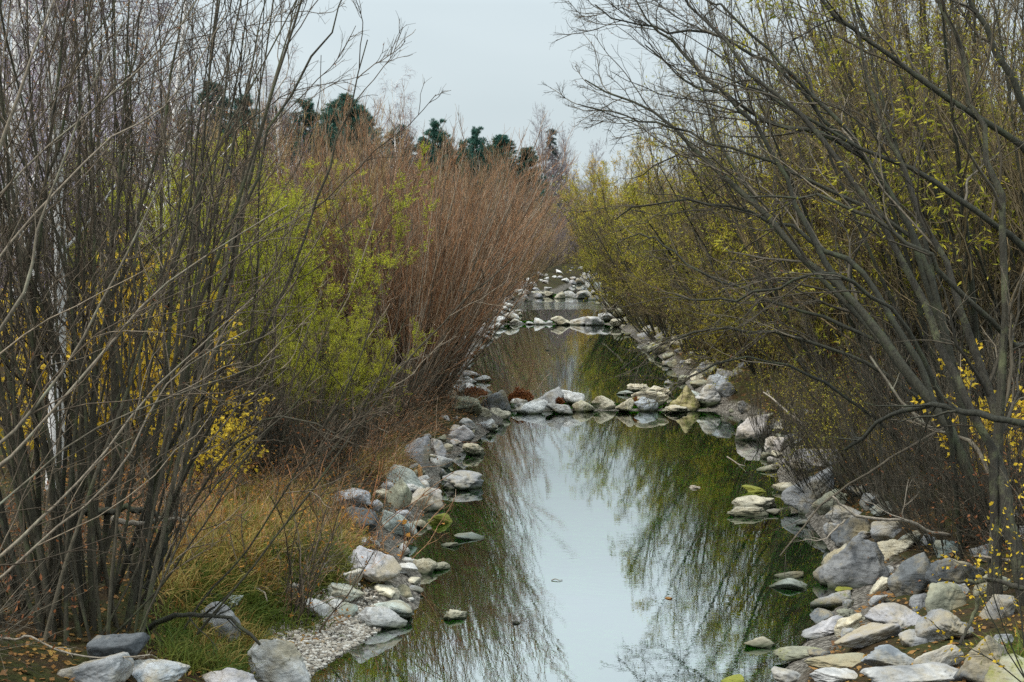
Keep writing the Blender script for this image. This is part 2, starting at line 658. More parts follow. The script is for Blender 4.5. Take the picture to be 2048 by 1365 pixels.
M['leaf_green'] = mat_leaf('green_leaves', [(.03, .07, .015), (.07, .14, .02), (.15, .20, .025)])
M['leaf_yellow'] = mat_leaf('yellow_maple_leaves', [(.40, .22, .015), (.62, .42, .03), (.68, .50, .05), (.45, .16, .02)])
M['leaf_orange'] = mat_leaf('orange_leaves', [(.40, .12, .02), (.50, .24, .04), (.30, .09, .03)])
M['leaf_rust'] = mat_leaf('rust_leaves', [(.14, .05, .025), (.24, .09, .035), (.34, .15, .05)])
M['leaf_litter'] = mat_leaf('litter_leaves', [(.10, .05, .025), (.22, .11, .04), (.32, .17, .05), (.40, .26, .06)])
M['needle'] = mat_leaf('pine_needles', [(.03, .09, .075), (.05, .13, .10), (.08, .17, .125)], .15)
M['needle_hazed'] = mat_leaf('spruce_needles', [(.03, .06, .055), (.05, .085, .07)], .15)  # greyer than the pines: haze over the far spruce painted into its needles
M['grass_gold'] = mat_leaf('dry_grass', [(.07, .12, .02), (.22, .22, .04), (.44, .33, .11), (.28, .14, .04), (.12, .19, .03)], .35, .1, .6)
M['grass_green'] = mat_leaf('green_grass', [(.03, .06, .012), (.07, .12, .02), (.14, .16, .03), (.20, .15, .05)], .35)
M['rock'] = mat_rock()
M['ground'] = mat_ground()
M['water'] = mat_water('stream_water', 1.0)
M['riffle'] = mat_water('riffle_water', 45.0)


def mat_birch():
    m, nt, out = newmat('birch_bark')
    n1 = noise(nt, coords(nt, (1, 1, 5)), 3, 5, .7)
    r = ramp(nt, [(.36, (.07, .06, .055)), (.45, (.72, .69, .66)), (1, (.8, .77, .74))])
    nt.links.new(n1, r.inputs[0])
    b = N(nt, 'BsdfPrincipled')
    b.inputs['Roughness'].default_value = .7
    nt.links.new(r.outputs[0], b.inputs['Base Color'])
    nt.links.new(b.outputs[0], out.inputs[0])
    return m


M['birch'] = mat_birch()

# ------------------------------------------------------------------ ground, water, hill
def build_ground():
    xs = np.unique(np.concatenate([np.arange(-16, 16.01, .14), np.linspace(-60, -16, 60), np.linspace(16, 60, 60), np.linspace(-900, -60, 40), np.linspace(60, 900, 40)]))
    ys = np.unique(np.concatenate([np.linspace(-60, 9, 30), np.arange(9, 48, .14), np.arange(48, 90, .3), np.arange(90, 200, .7), np.linspace(200, 1500, 60)]))
    X, Y = np.meshgrid(xs, ys)
    Z = terrain(X, Y)
    Z = Z - 0.0
    V = np.stack([X, Y, Z], -1).reshape(-1, 3)
    ny, nx = X.shape
    idx = np.arange(ny * nx).reshape(ny, nx)
    F = np.stack([idx[:-1, :-1], idx[:-1, 1:], idx[1:, 1:], idx[1:, :-1]], -1).reshape(-1, 4)
    me = mesh('ground', V, F)
    a = me.attributes.new('rise', 'FLOAT', 'POINT')
    a.data.foreach_set('value', (Z - level(Y)).ravel().astype(np.float32))
    tag(link('ground', me, M['ground']), kind='structure')


build_ground()


def build_water():
    ends = [-40, YW[0] + .7, YW[1] + .7, YW[2] + .7, 262]
    for k, y0, y1, mt in [(0, ends[0], ends[1], 'water'), (1, ends[1], ends[2], 'water'), (2, ends[2], 94, 'water'), (2, 94, 105, 'riffle'), (2, 105, ends[3], 'water'), (3, ends[3], ends[4], 'water')]:
        ys = np.unique(np.concatenate([np.linspace(y0, y1, 60)]))
        V, F = [], []
        for y in ys:
            V += [(float(xl(y)) - 1.2, y, LEVELS[k]), (float(xr(y)) + 1.2, y, LEVELS[k])]
        n = len(ys)
        F = [(2 * i, 2 * i + 1, 2 * i + 3, 2 * i + 2) for i in range(n - 1)]
        tag(link('water', mesh('water', np.array(V), np.array(F), False), M[mt]), kind='structure')


build_water()


def build_hill():
    m, nt, out = newmat('hazed_hill_forest')
    n1 = noise(nt, coords(nt, world=True), .02, 6, .7)
    r = ramp(nt, [(.35, (.12, .115, .14)), (.65, (.21, .18, .21))])  # mauve of bare woods, with the blue of distant haze put into the colour
    nt.links.new(n1, r.inputs[0])
    b = N(nt, 'BsdfPrincipled')
    b.inputs['Roughness'].default_value = .95
    nt.links.new(r.outputs[0], b.inputs['Base Color'])
    nt.links.new(b.outputs[0], out.inputs[0])
    nx, ny = 120, 40
    xs = np.linspace(-1500, 200, nx)
    ys = np.linspace(900, 1800, ny)
    X, Y = np.meshgrid(xs, ys)
    # the ridge falls from the left towards the valley's mouth
    top = np.interp(X, [-1500, -700, -520, -380, -260, -150, 0, 200], [330, 215, 180, 150, 90, 30, 8, 0])
    prof = sstep(900, 1350, Y) * (1 - .3 * sstep(1400, 1800, Y))
    Z = top * prof + 10 * np.sin(X * .021 + Y * .013) * prof * (top > 20) + 4 * np.sin(X * .07 - Y * .05) * prof
    V = np.stack([X, Y, Z], -1).reshape(-1, 3)
    idx = np.arange(nx * ny).reshape(ny, nx)
    F = np.stack([idx[:-1, :-1], idx[:-1, 1:], idx[1:, 1:], idx[1:, :-1]], -1).reshape(-1, 4)
    tag(link('hill', mesh('hill', V, F), m), kind='structure')


build_hill()
# ------------------------------------------------------------------ rocks
def icosphere(sub):
    t = (1 + 5 ** .5) / 2
    v = [(-1, t, 0), (1, t, 0), (-1, -t, 0), (1, -t, 0), (0, -1, t), (0, 1, t), (0, -1, -t), (0, 1, -t), (t, 0, -1), (t, 0, 1), (-t, 0, -1), (-t, 0, 1)]
    f = [(0, 11, 5), (0, 5, 1), (0, 1, 7), (0, 7, 10), (0, 10, 11), (1, 5, 9), (5, 11, 4), (11, 10, 2), (10, 7, 6), (7, 1, 8), (3, 9, 4), (3, 4, 2),
         (3, 2, 6), (3, 6, 8), (3, 8, 9), (4, 9, 5), (2, 4, 11), (6, 2, 10), (8, 6, 7), (9, 8, 1)]
    v = [Vector(p).normalized() for p in v]
    for _ in range(sub):
        mid, nf = {}, []

        def mp(a, b):
            k = (min(a, b), max(a, b))
            if k not in mid:
                mid[k] = len(v)
                v.append(((v[a] + v[b]) * .5).normalized())
            return mid[k]
        for a, b, c in f:
            x, y, z = mp(a, b), mp(b, c), mp(c, a)
            nf += [(a, x, z), (b, y, x), (c, z, y), (x, y, z)]
        f = nf
    return np.array([tuple(p) for p in v]), np.array(f)


ICO = {s: icosphere(s) for s in (1, 2, 3, 4, 5)}


def vnoise(p, seed, octv=4, freq=1.0, gain=.5):
    """smooth pseudo-random field from rotated sines, vectorised"""
    r = np.random.default_rng(seed)
    out = np.zeros(len(p))
    a = 1.0
    for o in range(octv):
        for _ in range(5):
            k = r.normal(0, 1, 3)
            k = k / np.linalg.norm(k) * freq * 2.2 * r.uniform(.6, 1.4)
            ph = r.uniform(0, 6.28, 2)
            k2 = r.normal(0, 1, 3) * freq
            out += a * .32 * np.sin(p @ k + ph[0] + 1.3 * np.sin(p @ k2 + ph[1]))
        a *= gain
        freq *= 2.1
    return out


def rock_shape(sub, seed, sharp=.5, rough=.06, cone=0.0):
    """a boulder: a blunt many-faced block, worn and pitted; fits the unit box"""
    D, F = ICO[sub]
    r = np.random.default_rng(seed)
    n = int(9 + 8 * (1 - sharp))
    nn = nrm(r.normal(0, 1, (n, 3)))
    off = r.uniform(.62, 1.0, n)
    q = np.maximum(D @ nn.T, 1e-3) / off[None, :]
    p = 5 + 12 * sharp
    rad = 1.0 / (np.power(np.power(q, p).sum(1) + .45 ** p + 1e-9, 1 / p))
    rad = np.minimum(rad, 1.7)
    V = D * rad[:, None]
    if cone:
        z = (V[:, 2] - V[:, 2].min()) / (V[:, 2].max() - V[:, 2].min())
        k = 1 - cone * np.clip(z, 0, 1) ** 1.2
        V[:, 0] *= k
        V[:, 1] *= k
    h = vnoise(V, seed + 1, 5, 1.5, .55)
    crease = -np.abs(vnoise(V, seed + 2, 3, 1.8, .5))
    V = V + D * (h * rough + crease * rough * .9)[:, None]
    lo, hi = V.min(0), V.max(0)
    V = (V - (lo + hi) / 2) / ((hi - lo) / 2)
    return V, F


TONE = {'grey': (.24, .243, .247), 'pale': (.40, .395, .385), 'white': (.62, .615, .60), 'blue': (.31, .335, .36), 'mint': (.38, .415, .38), 'cream': (.50, .46, .355),
        'dark': (.105, .113, .12), 'lilac': (.37, .36, .37), 'gold': (.36, .31, .16), 'olive': (.25, .25, .185), 'teal': (.24, .30, .285), 'pink': (.47, .43, .405),
        'moss': (.25, .28, .10)}
LANDMARKS = []
_seed = [100]


def make_rock(loc, size, tone, name='rock', sub=4, sharp=.5, roll=0.0, yaw=None, pitch=0.0, moss=0.0, cone=0.0, wl=None, rough=.06, label=None, cat='rock', group=None, shape_seed=None, shade=1.0):
    _seed[0] += 1
    s = shape_seed or _seed[0]
    V, F = rock_shape(sub, s, sharp * .85, rough * 1.25, cone)
    V = V * (np.array(size) / 2)
    me = mesh(name, V, F)
    o = link(name, me, M['rock'])
    o.location = loc
    o.rotation_euler = (pitch, roll, yaw if yaw is not None else 0)
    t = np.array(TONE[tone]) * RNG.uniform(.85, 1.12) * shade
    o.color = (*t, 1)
    o['moss'] = float(moss)
    o['wl'] = float(wl if wl is not None else -5)
    return tag(o, label, cat, group)


def rock(cx, yb, w, h, tone, label, sharp=.5, roll=0.0, dr=.85, moss=0.0, cone=0.0, sub=None, rough=.06, sink=.42, name='rock', cat='rock', lift=0.0):
    """a rock whose front foot stands where the pixel meets the ground, as wide and tall as the photograph shows it"""
    p = hit(cx, yb)
    d = p[1]
    W = w / FPX * d
    Hs = h / FPX * d
    dep = W * dr
    el = (CAMZ - p[2]) / d
    H = max(Hs * 1.06 - dep * .28 * el, .4 * Hs, .22 * W)
    wl = float(level(d))
    Hf = H * (1 + sink)
    if roll:
        # a tilted slab: its own length and thickness from the box it fills
        t = abs(R(roll))
        th = max(.46 * W, (H * math.cos(t) - W * math.sin(t)) / max(math.cos(2 * t), .2))
        th = min(th, H)
        ln = max((W - th * math.sin(t)) / math.cos(t), .5 * W)
        box = ln * math.sin(t) + th * math.cos(t)
        k = Hf / box if box < Hf else 1.0
        W, Hf_, dz = ln, th * (1 + .5 * (k - 1)), H - max(box, Hf) / 2
    else:
        Hf_, dz = Hf, H - Hf / 2
    c = (p[0] * (d + dep * .4) / d, d + dep * .4, p[2] + dz + lift)
    LANDMARKS.append((c[0], c[1], label))
    if sub is None:
        sub = 5 if w > 85 else (4 if w > 24 else 3)
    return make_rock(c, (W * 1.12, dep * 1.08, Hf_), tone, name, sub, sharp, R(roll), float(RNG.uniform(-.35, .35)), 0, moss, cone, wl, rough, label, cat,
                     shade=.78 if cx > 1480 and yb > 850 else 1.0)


ROCKS = [
    # left bank, near
    (563, 1378, 122, 100, 'pale', 'large pale grey rounded boulder at the near end of the gravel beach', dict(sharp=.3, dr=.8)),
    (450, 1396, 118, 55, 'lilac', 'lilac grey flat boulder below the tall grey slab, cut by the frame', dict(dr=.7)),
    (185, 1378, 130, 62, 'grey', 'dark cracked grey boulder among red berries at the foot of the willow', dict(sharp=.7)),
    (300, 1382, 120, 50, 'blue', 'blue grey cracked boulder between the willow foot and the tall grey slab', dict(sharp=.7)),
    (238, 1338, 112, 68, 'dark', 'dark shaded boulder that the slanting dark stem leans over', dict(sharp=.6)),
    (440, 1310, 78, 98, 'grey', 'tall upright grey slab standing in green grass', dict(sharp=.8, dr=.45)),
    (448, 1215, 66, 20, 'mint', 'flat pale green slab lying in grass above the tall grey slab', dict(sharp=.8)),
    (580, 1204, 62, 52, 'pink', 'tilted brownish slab half hidden behind a bare twiggy bush', dict(sharp=.8, roll=-25, dr=.6)),
    (638, 1246, 80, 58, 'pale', 'smooth pale triangular slab sloping down to the gravel beach', dict(sharp=.9, roll=28, dr=.6)),
    (688, 1210, 80, 52, 'mint', 'mint green flat topped block above the gravel beach', dict(sharp=.85, roll=18, dr=.8)),
    (667, 1217, 40, 24, 'white', 'small creamy white rounded stone between pale slab and mint block', dict(sharp=.2)),
    (697, 1236, 36, 27, 'teal', 'small dark teal block beside the paired beach slabs', dict(sharp=.8)),
    (778, 1235, 116, 46, 'mint', 'long smooth greenish slab, rear one of the paired beach slabs', dict(sharp=.5, roll=10, dr=.7)),
    (762, 1259, 102, 46, 'pale', 'grey tan slab with wet foot, front one of the paired beach slabs', dict(sharp=.7, roll=4, dr=.6)),
    (658, 1156, 36, 31, 'lilac', 'small lilac grey stone in grass above the mint block', dict(sharp=.7)),
    (698, 1180, 58, 62, 'white', 'upright whitish slab with rusty edge behind the mint block', dict(sharp=.8, roll=22, dr=.5)),
    (742, 1172, 118, 92, 'lilac', 'largest lilac grey boulder on the bank, dark undercut face', dict(sharp=.6, roll=24, dr=.7)),
    (802, 1147, 60, 20, 'pale', 'flat pale stone between lilac boulder and the water', dict(sharp=.8)),
    (848, 1148, 46, 28, 'cream', 'porous cream rock at the water edge beyond the lilac boulder', dict(rough=.13)),
    (880, 1143, 40, 13, 'cream', 'low cream rock farthest out beside the porous cream rock', dict(rough=.1)),
    (765, 1192, 50, 20, 'cream', 'flat layered tan stone below the lilac boulder', dict(sharp=.7)),
    (787, 1197, 26, 20, 'cream', 'small tan stone beside the layered tan stone', dict()),
    (807, 1193, 32, 22, 'olive', 'small pointed yellowish stone below the lilac boulder', dict(sharp=.8)),
    (830, 1184, 34, 12, 'grey', 'low flat grey stone in shallow water past the pointed yellowish stone', dict()),
    (828, 1171, 26, 14, 'cream', 'small rounded tan stone by the dark lilac undercut', dict(sharp=.2)),
    (822, 1204, 14, 8, 'white', 'tiny white stone at the waterline above the paired slabs', dict(sharp=.2)),
    (795, 1074, 82, 70, 'mint', 'pale green leaning slab with its tip in the water', dict(sharp=.85, roll=38, dr=.45)),
    (722, 1062, 66, 46, 'dark', 'dark square block in shade behind the pale green leaning slab', dict(sharp=.9)),
    (702, 1016, 74, 34, 'lilac', 'dull lilac stone resting above the dark square block', dict(sharp=.7)),
    (847, 1020, 70, 40, 'pink', 'smooth pinkish white boulder mirrored in the pool', dict(sharp=.45, dr=.7)),
    (795, 1016, 54, 54, 'olive', 'speckled olive boulder left of the pinkish white boulder', dict(sharp=.4)),
    (822, 984, 46, 18, 'white', 'small white stone perched behind the pinkish white boulder', dict()),
    (820, 980, 100, 54, 'mint', 'long grey green slab sliding into the water by a wooden stake', dict(sharp=.85, roll=30, dr=.4)),
    (880, 1048, 46, 20, 'moss', 'bright green mossy rock barely above the water', dict(moss=.4)),
    (838, 1058, 30, 16, 'cream', 'small tan stone at the tip of the pale green leaning slab', dict()),
    (938, 1080, 60, 18, 'mint', 'pale wedge shaped rock alone in the water', dict(sharp=.8, roll=10)),
    (927, 981, 76, 34, 'grey', 'pitted grey rock island with green reflection', dict(rough=.1, moss=.05)),
    (900, 1095, 34, 9, 'cream', 'nearly drowned brownish stone below the pale wedge rock', dict()),
    (912, 1241, 54, 19, 'cream', 'crumbly tan stone out in open water opposite the gravel beach', dict(rough=.16)),
    (948, 912, 44, 24, 'cream', 'cream and black hollowed rock standing in the water', dict(rough=.12)),
    (880, 936, 42, 26, 'pale', 'pale rock behind the wooden stake at the water edge', dict(sharp=.7)),
    (918, 882, 56, 32, 'lilac', 'lilac white pointed boulder on the water edge', dict(sharp=.7)),
    (936, 862, 42, 34, 'pale', 'tilted pale boulder above the lilac white pointed one', dict(sharp=.7, roll=30)),
    (974, 860, 40, 20, 'white', 'small white wedge stone at the water just before the weir', dict(sharp=.6)),
    (833, 926, 54, 52, 'lilac', 'broad lilac grey boulder under drooping brown twigs', dict(sharp=.6)),
    (876, 910, 34, 30, 'lilac', 'lilac stone beside the broad boulder under drooping twigs', dict()),
    (893, 903, 26, 15, 'cream', 'small cream stone before the hollowed rock', dict()),
    # first weir
    (926, 787, 46, 19, 'white', 'white flat rock at the bank end of the near weir', dict()),
    (932, 768, 42, 15, 'white', 'pale rock behind the near weir under the willow fan', dict()),
    (967, 764, 30, 12, 'white', 'small white domed rock in the second pool by red twigs', dict()),
    (904, 799, 36, 17, 'cream', 'cream stone in rust leaves at the bank end of the near weir', dict()),
    (968, 786, 32, 12, 'white', 'small white stone beside the low heap of rust leaves', dict()),
    (993, 827, 58, 46, 'grey', 'big cracked grey boulder anchoring the near weir', dict(sharp=.7)),
    (931, 824, 62, 30, 'olive', 'mossy olive boulder beside the big cracked grey one', dict(moss=.12)),
    (965, 833, 34, 19, 'cream', 'cream rock at the foot of the big cracked boulder', dict()),
    (1000, 834, 42, 17, 'cream', 'low cream rock with pointed end before the cracked boulder', dict()),
    (1036, 818, 38, 20, 'white', 'white block in the near weir below the rust leaf heap', dict()),
    (1064, 828, 56, 26, 'white', 'white rounded boulder, brightest of the near weir', dict(sharp=.25)),
    (1093, 819, 62, 42, 'pale', 'ridged pale boulder standing highest among the white weir stones', dict(sharp=.6)),
    (1145, 808, 48, 24, 'white', 'white domed boulder at the middle of the near weir', dict(sharp=.25)),
    (1121, 828, 60, 20, 'pale', 'long low pale rock before the white domed boulder', dict()),
    (1167, 824, 40, 22, 'cream', 'cream stone with green algae in the middle of the near weir', dict(moss=.12)),
    (1207, 820, 48, 26, 'cream', 'squarish cream block with water seeping beneath', dict(sharp=.6)),
    (1252, 826, 44, 36, 'cream', 'slanted cream slab with green streak in the near weir', dict(sharp=.7, roll=-28, moss=.1)),
    (1300, 810, 72, 24, 'cream', 'long creamy slab lying behind the bluish pointed stone', dict(sharp=.4)),
    (1294, 823, 42, 27, 'blue', 'pale bluish pointed stone wedged in the near weir', dict(sharp=.6, cone=.4)),
    (1359, 822, 74, 48, 'gold', 'golden moss covered cone shaped boulder of the near weir', dict(sharp=.25, cone=.55, moss=.2)),
    (1359, 827, 62, 15, 'cream', 'flat cream stone at the foot of the golden cone boulder', dict(rough=.1)),
    (1283, 785, 46, 16, 'cream', 'knobbly cream stone in the pool behind the near weir', dict(rough=.1)),
    (1315, 793, 48, 20, 'cream', 'banded cream stone behind the golden cone boulder', dict()),
    (1251, 791, 34, 8, 'mint', 'thin flat greenish stone behind the creamy slab', dict()),
    (1339, 770, 20, 9, 'pale', 'small pale pyramid stone alone in the second pool', dict(cone=.5)),
    (1416, 812, 48, 36, 'pale', 'rounded pale boulder right of the golden cone boulder', dict(sharp=.3)),
    (1388, 800, 30, 17, 'mint', 'small greenish stone tucked behind the golden cone boulder', dict()),
    (1434, 780, 38, 30, 'blue', 'bluish boulder on the bank above the rounded pale one', dict()),
    (1452, 798, 34, 28, 'grey', 'grey boulder beside the rounded pale one, under twigs', dict()),
    (1425, 751, 36, 27, 'olive', 'mossy square boulder on the bank of the second pool', dict(moss=.1, sharp=.7)),
    (1372, 764, 32, 12, 'olive', 'flat olive stone at the edge of the second pool', dict()),
    (1400, 774, 38, 14, 'olive', 'long flat stone just below the mossy square boulder', dict()),
    # second weir
    (986, 635, 26, 11, 'white', 'white stone at the far bank end of the second weir', dict()),
    (998, 648, 28, 14, 'white', 'white boulder at the bank end of the second weir', dict()),
    (1024, 645, 28, 15, 'white', 'round white boulder of the second weir beneath the willows', dict(sharp=.3)),
    (1033, 649, 26, 9, 'white', 'low white wedge mirrored in front of the second weir', dict()),
    (1025, 630, 12, 7, 'pale', 'small pale stone in the riffle pool', dict()),
    (1040, 632, 9, 7, 'cream', 'tiny tan stone in the riffle pool', dict()),
    (1060, 650, 16, 6, 'white', 'small low stone in the gap of the second weir', dict()),
    (1081, 650, 25, 13, 'white', 'single white round boulder in the gap of the second weir', dict(sharp=.25)),
    (1098, 649, 14, 6, 'white', 'small stone between round boulder and golden block', dict()),
    (1123, 651, 42, 18, 'cream', 'golden cream block with dark foot in the second weir', dict(sharp=.6, moss=.08)),
    (1159, 651, 38, 16, 'pale', 'grey speckled boulder beside the golden block', dict()),
    (1189, 652, 36, 18, 'pale', 'broad pale boulder in the second weir before the driftwood', dict()),
    (1211, 643, 28, 15, 'pale', 'pale boulder at the foot of the slanting driftwood', dict()),
    (1238, 655, 38, 15, 'cream', 'tan boulder closing the second weir at the leafy bank', dict()),
    (1227, 628, 28, 15, 'mint', 'greenish boulder above the slanting driftwood foot', dict()),
    # third weir
    (1045, 595, 17, 11, 'blue', 'bluish boulder at the bank end of the farthest weir', dict()),
    (1075, 594, 29, 11, 'cream', 'long creamy block of the farthest weir', dict(sharp=.6)),
    (1098, 594, 23, 11, 'cream', 'creamy boulder beside the long block of the farthest weir', dict()),
    (1118, 598, 22, 14, 'cream', 'green footed boulder at the middle of the farthest weir', dict(moss=.08)),
    (1141, 595, 28, 12, 'white', 'white block at the middle of the farthest weir', dict()),
    (1167, 598, 34, 16, 'pale', 'largest pale boulder of the farthest weir', dict()),
    (1198, 592, 32, 11, 'lilac', 'lilac stone at the leafy bank end of the farthest weir', dict()),
    (1191, 601, 28, 10, 'dark', 'dark stone below the lilac one of the farthest weir', dict()),
    # right bank
    (1573, 1374, 76, 42, 'pale', 'bluish white wedge rock at the bottom edge beside the water', dict(sharp=.8, roll=20)),
    (1673, 1372, 100, 32, 'pale', 'flat white rock at the bottom edge, between wedge and broad slab', dict(sharp=.7)),
    (1830, 1386, 225, 36, 'pale', 'broad white slab along the bottom edge', dict(sharp=.6, dr=.35)),
    (1678, 1345, 128, 33, 'olive', 'long greenish drowned slab above the flat white rock', dict(sharp=.4, moss=.03, dr=.6)),
    (1602, 1320, 102, 24, 'olive', 'yellow green flat slab half under water', dict(sharp=.4, moss=.12, dr=.6)),
    (1777, 1347, 130, 66, 'blue', 'blue grey veined boulder leaning among the slabs', dict(sharp=.5, roll=14, dr=.6)),
    (1869, 1352, 104, 82, 'pale', 'tall pale slab with a hanging stick before it', dict(sharp=.7, roll=-32, dr=.5)),
    (1972, 1366, 120, 92, 'dark', 'dark grey boulder behind yellow leaf twigs', dict(sharp=.6)),
    (1732, 1297, 142, 56, 'lilac', 'long lilac grey slab pointing at the water', dict(sharp=.6, roll=-14, dr=.55)),
    (1652, 1274, 98, 36, 'lilac', 'low wedge slab reaching farthest into the water', dict(sharp=.6, roll=-10, dr=.6)),
    (1790, 1264, 114, 60, 'lilac', 'pale flat topped boulder with dark hollow beneath', dict(sharp=.6, roll=8, dr=.7)),
    (1692, 1238, 40, 17, 'olive', 'knobbly olive stone at the water behind the long lilac slab', dict(rough=.16)),
    (1713, 1246, 40, 18, 'cream', 'knobbly cream stone touching the long lilac slab', dict(rough=.15)),
    (1888, 1284, 106, 56, 'grey', 'rough layered grey boulder above the tall pale slab', dict(sharp=.7, rough=.09)),
    (1826, 1293, 54, 28, 'grey', 'small angular grey stone under the layered boulder', dict(sharp=.8)),
    (1706, 1177, 146, 104, 'grey', 'biggest triangular grey boulder at the water edge', dict(sharp=.55, cone=.45, dr=.75)),
    (1668, 1140, 60, 50, 'cream', 'cream boulder peeking out behind the triangular one', dict(rough=.09)),
    (1780, 1116, 78, 34, 'cream', 'rough ochre boulder behind the triangular grey one', dict(rough=.1)),
    (1762, 1187, 60, 36, 'cream', 'slanted tan slab beside the triangular grey boulder', dict(sharp=.8, roll=-30, dr=.5)),
    (1822, 1193, 84, 84, 'dark', 'slate grey block with a straight edge and flat face', dict(sharp=.95, dr=.8)),
    (1910, 1190, 108, 76, 'dark', 'wide slate grey boulder beside the straight edged block', dict(sharp=.6)),
    (1894, 1226, 80, 56, 'olive', 'mossy dark rounded boulder below the wide slate one', dict(moss=.06)),
    (1841, 1219, 44, 28, 'grey', 'small grey stone at the foot of the straight edged block', dict(sharp=.7)),
    (1779, 1147, 19, 14, 'white', 'small white pebble beside the triangular grey boulder', dict(sharp=.1)),
    (1705, 1086, 78, 46, 'dark', 'dark shaded boulder above the triangular grey one', dict()),
    (1775, 1082, 68, 42, 'grey', 'grey boulder behind the rough ochre one', dict()),
    (1817, 1094, 58, 38, 'mint', 'pale streaked slab leaning behind the rough ochre boulder', dict(sharp=.8, roll=-30, dr=.5)),
    (1857, 1092, 34, 22, 'blue', 'small bluish stone under the pale driftwood', dict()),
    (1894, 1114, 50, 32, 'teal', 'dark teal boulder in shade under dead twigs', dict()),
    (1994, 1240, 66, 46, 'grey', 'grey slab at the foot of the ridged willow trunk', dict()),
    (1573, 1179, 76, 19, 'mint', 'long pale green rock just above the pool surface', dict(moss=.08, dr=.5)),
    (1579, 1158, 58, 9, 'cream', 'thin floating tan slab behind the long pale green rock', dict(dr=.4)),
    (1519, 1297, 58, 21, 'cream', 'cream block shaped stone alone in the dark pool', dict(sharp=.85)),
    (1686, 1186, 32, 9, 'moss', 'little mossy stone at the foot of the triangular boulder', dict(moss=.4)),
    (2020, 1376, 110, 58, 'olive', 'green mossy slab in the bottom corner under the twigs', dict(moss=.25)),
    (1465, 1372, 44, 16, 'moss', 'mossy green stone at the bottom edge in the pool', dict(moss=.4)),
    (1506, 1000 + 21, 80, 27, 'cream', 'cream domed rock island in the dark green pool', dict(sharp=.3, rough=.09)),
    (1494, 1034, 82, 17, 'cream', 'low cream ledge in front of the domed rock island', dict(rough=.12, dr=.5)),
    (1547, 1031, 28, 11, 'pink', 'small pinkish stone beside the domed rock island', dict(sharp=.2)),
    (1508, 986, 46, 13, 'moss', 'bright moss topped stone behind the domed rock island', dict(moss=.4)),
    (1533, 944, 44, 14, 'cream', 'pale and mossy low stone by the drooping twig tips', dict(moss=.1)),
    (1570, 986, 48, 18, 'cream', 'cream stone touching the great slanting slab', dict()),
    (1630, 1014, 122, 84, 'grey', 'great slanting grey slab rising from the water', dict(sharp=.65, roll=-34, dr=.6)),
    (1632, 942, 92, 40, 'lilac', 'broad flat lilac slab behind the great slanting one', dict(sharp=.7)),
    (1508, 882, 76, 48, 'pink', 'pinkish cracked boulder at the pool corner past the weir', dict(sharp=.6)),
    (1556, 909, 48, 33, 'pink', 'round headed pinkish boulder under crossing twigs', dict(sharp=.4)),
    (1547, 928, 22, 14, 'pink', 'small round stone below the round headed boulder', dict(sharp=.2)),
    (1577, 932, 26, 15, 'pink', 'small pointed stone below the round headed boulder', dict(sharp=.7)),
    (1490, 827, 30, 24, 'grey', 'grey rock at the wet end of the near weir', dict()),
    (1556, 858, 34, 18, 'grey', 'grey stone behind the pinkish cracked boulder', dict()),
    (1565, 872, 40, 19, 'cream', 'yellowish stone between pinkish boulder and white driftwood', dict()),
    (1597, 872, 26, 20, 'olive', 'mossy stone where the white driftwood crosses the bank', dict(moss=.1)),
    (1660, 1026, 66, 44, 'olive', 'olive streaked boulder in the lee of the great slanting slab', dict(sharp=.4, moss=.06)),
    (1688, 1045, 66, 32, 'pale', 'pale boulder under the dipping dark branch', dict()),
    (1740, 1020, 34, 30, 'blue', 'bluish block under dead twigs above the pale boulder', dict(sharp=.8)),
    (1765, 1034, 50, 36, 'mint', 'pale green mossy block beside the bluish block', dict(sharp=.7, roll=-25, moss=.06)),
]
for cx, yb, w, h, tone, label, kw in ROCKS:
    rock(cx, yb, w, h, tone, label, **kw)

# the smaller rubble that lines both banks: one stone each, told apart by what it lies beside
_used = {}
POOLN = ['first', 'second', 'third', 'farthest']


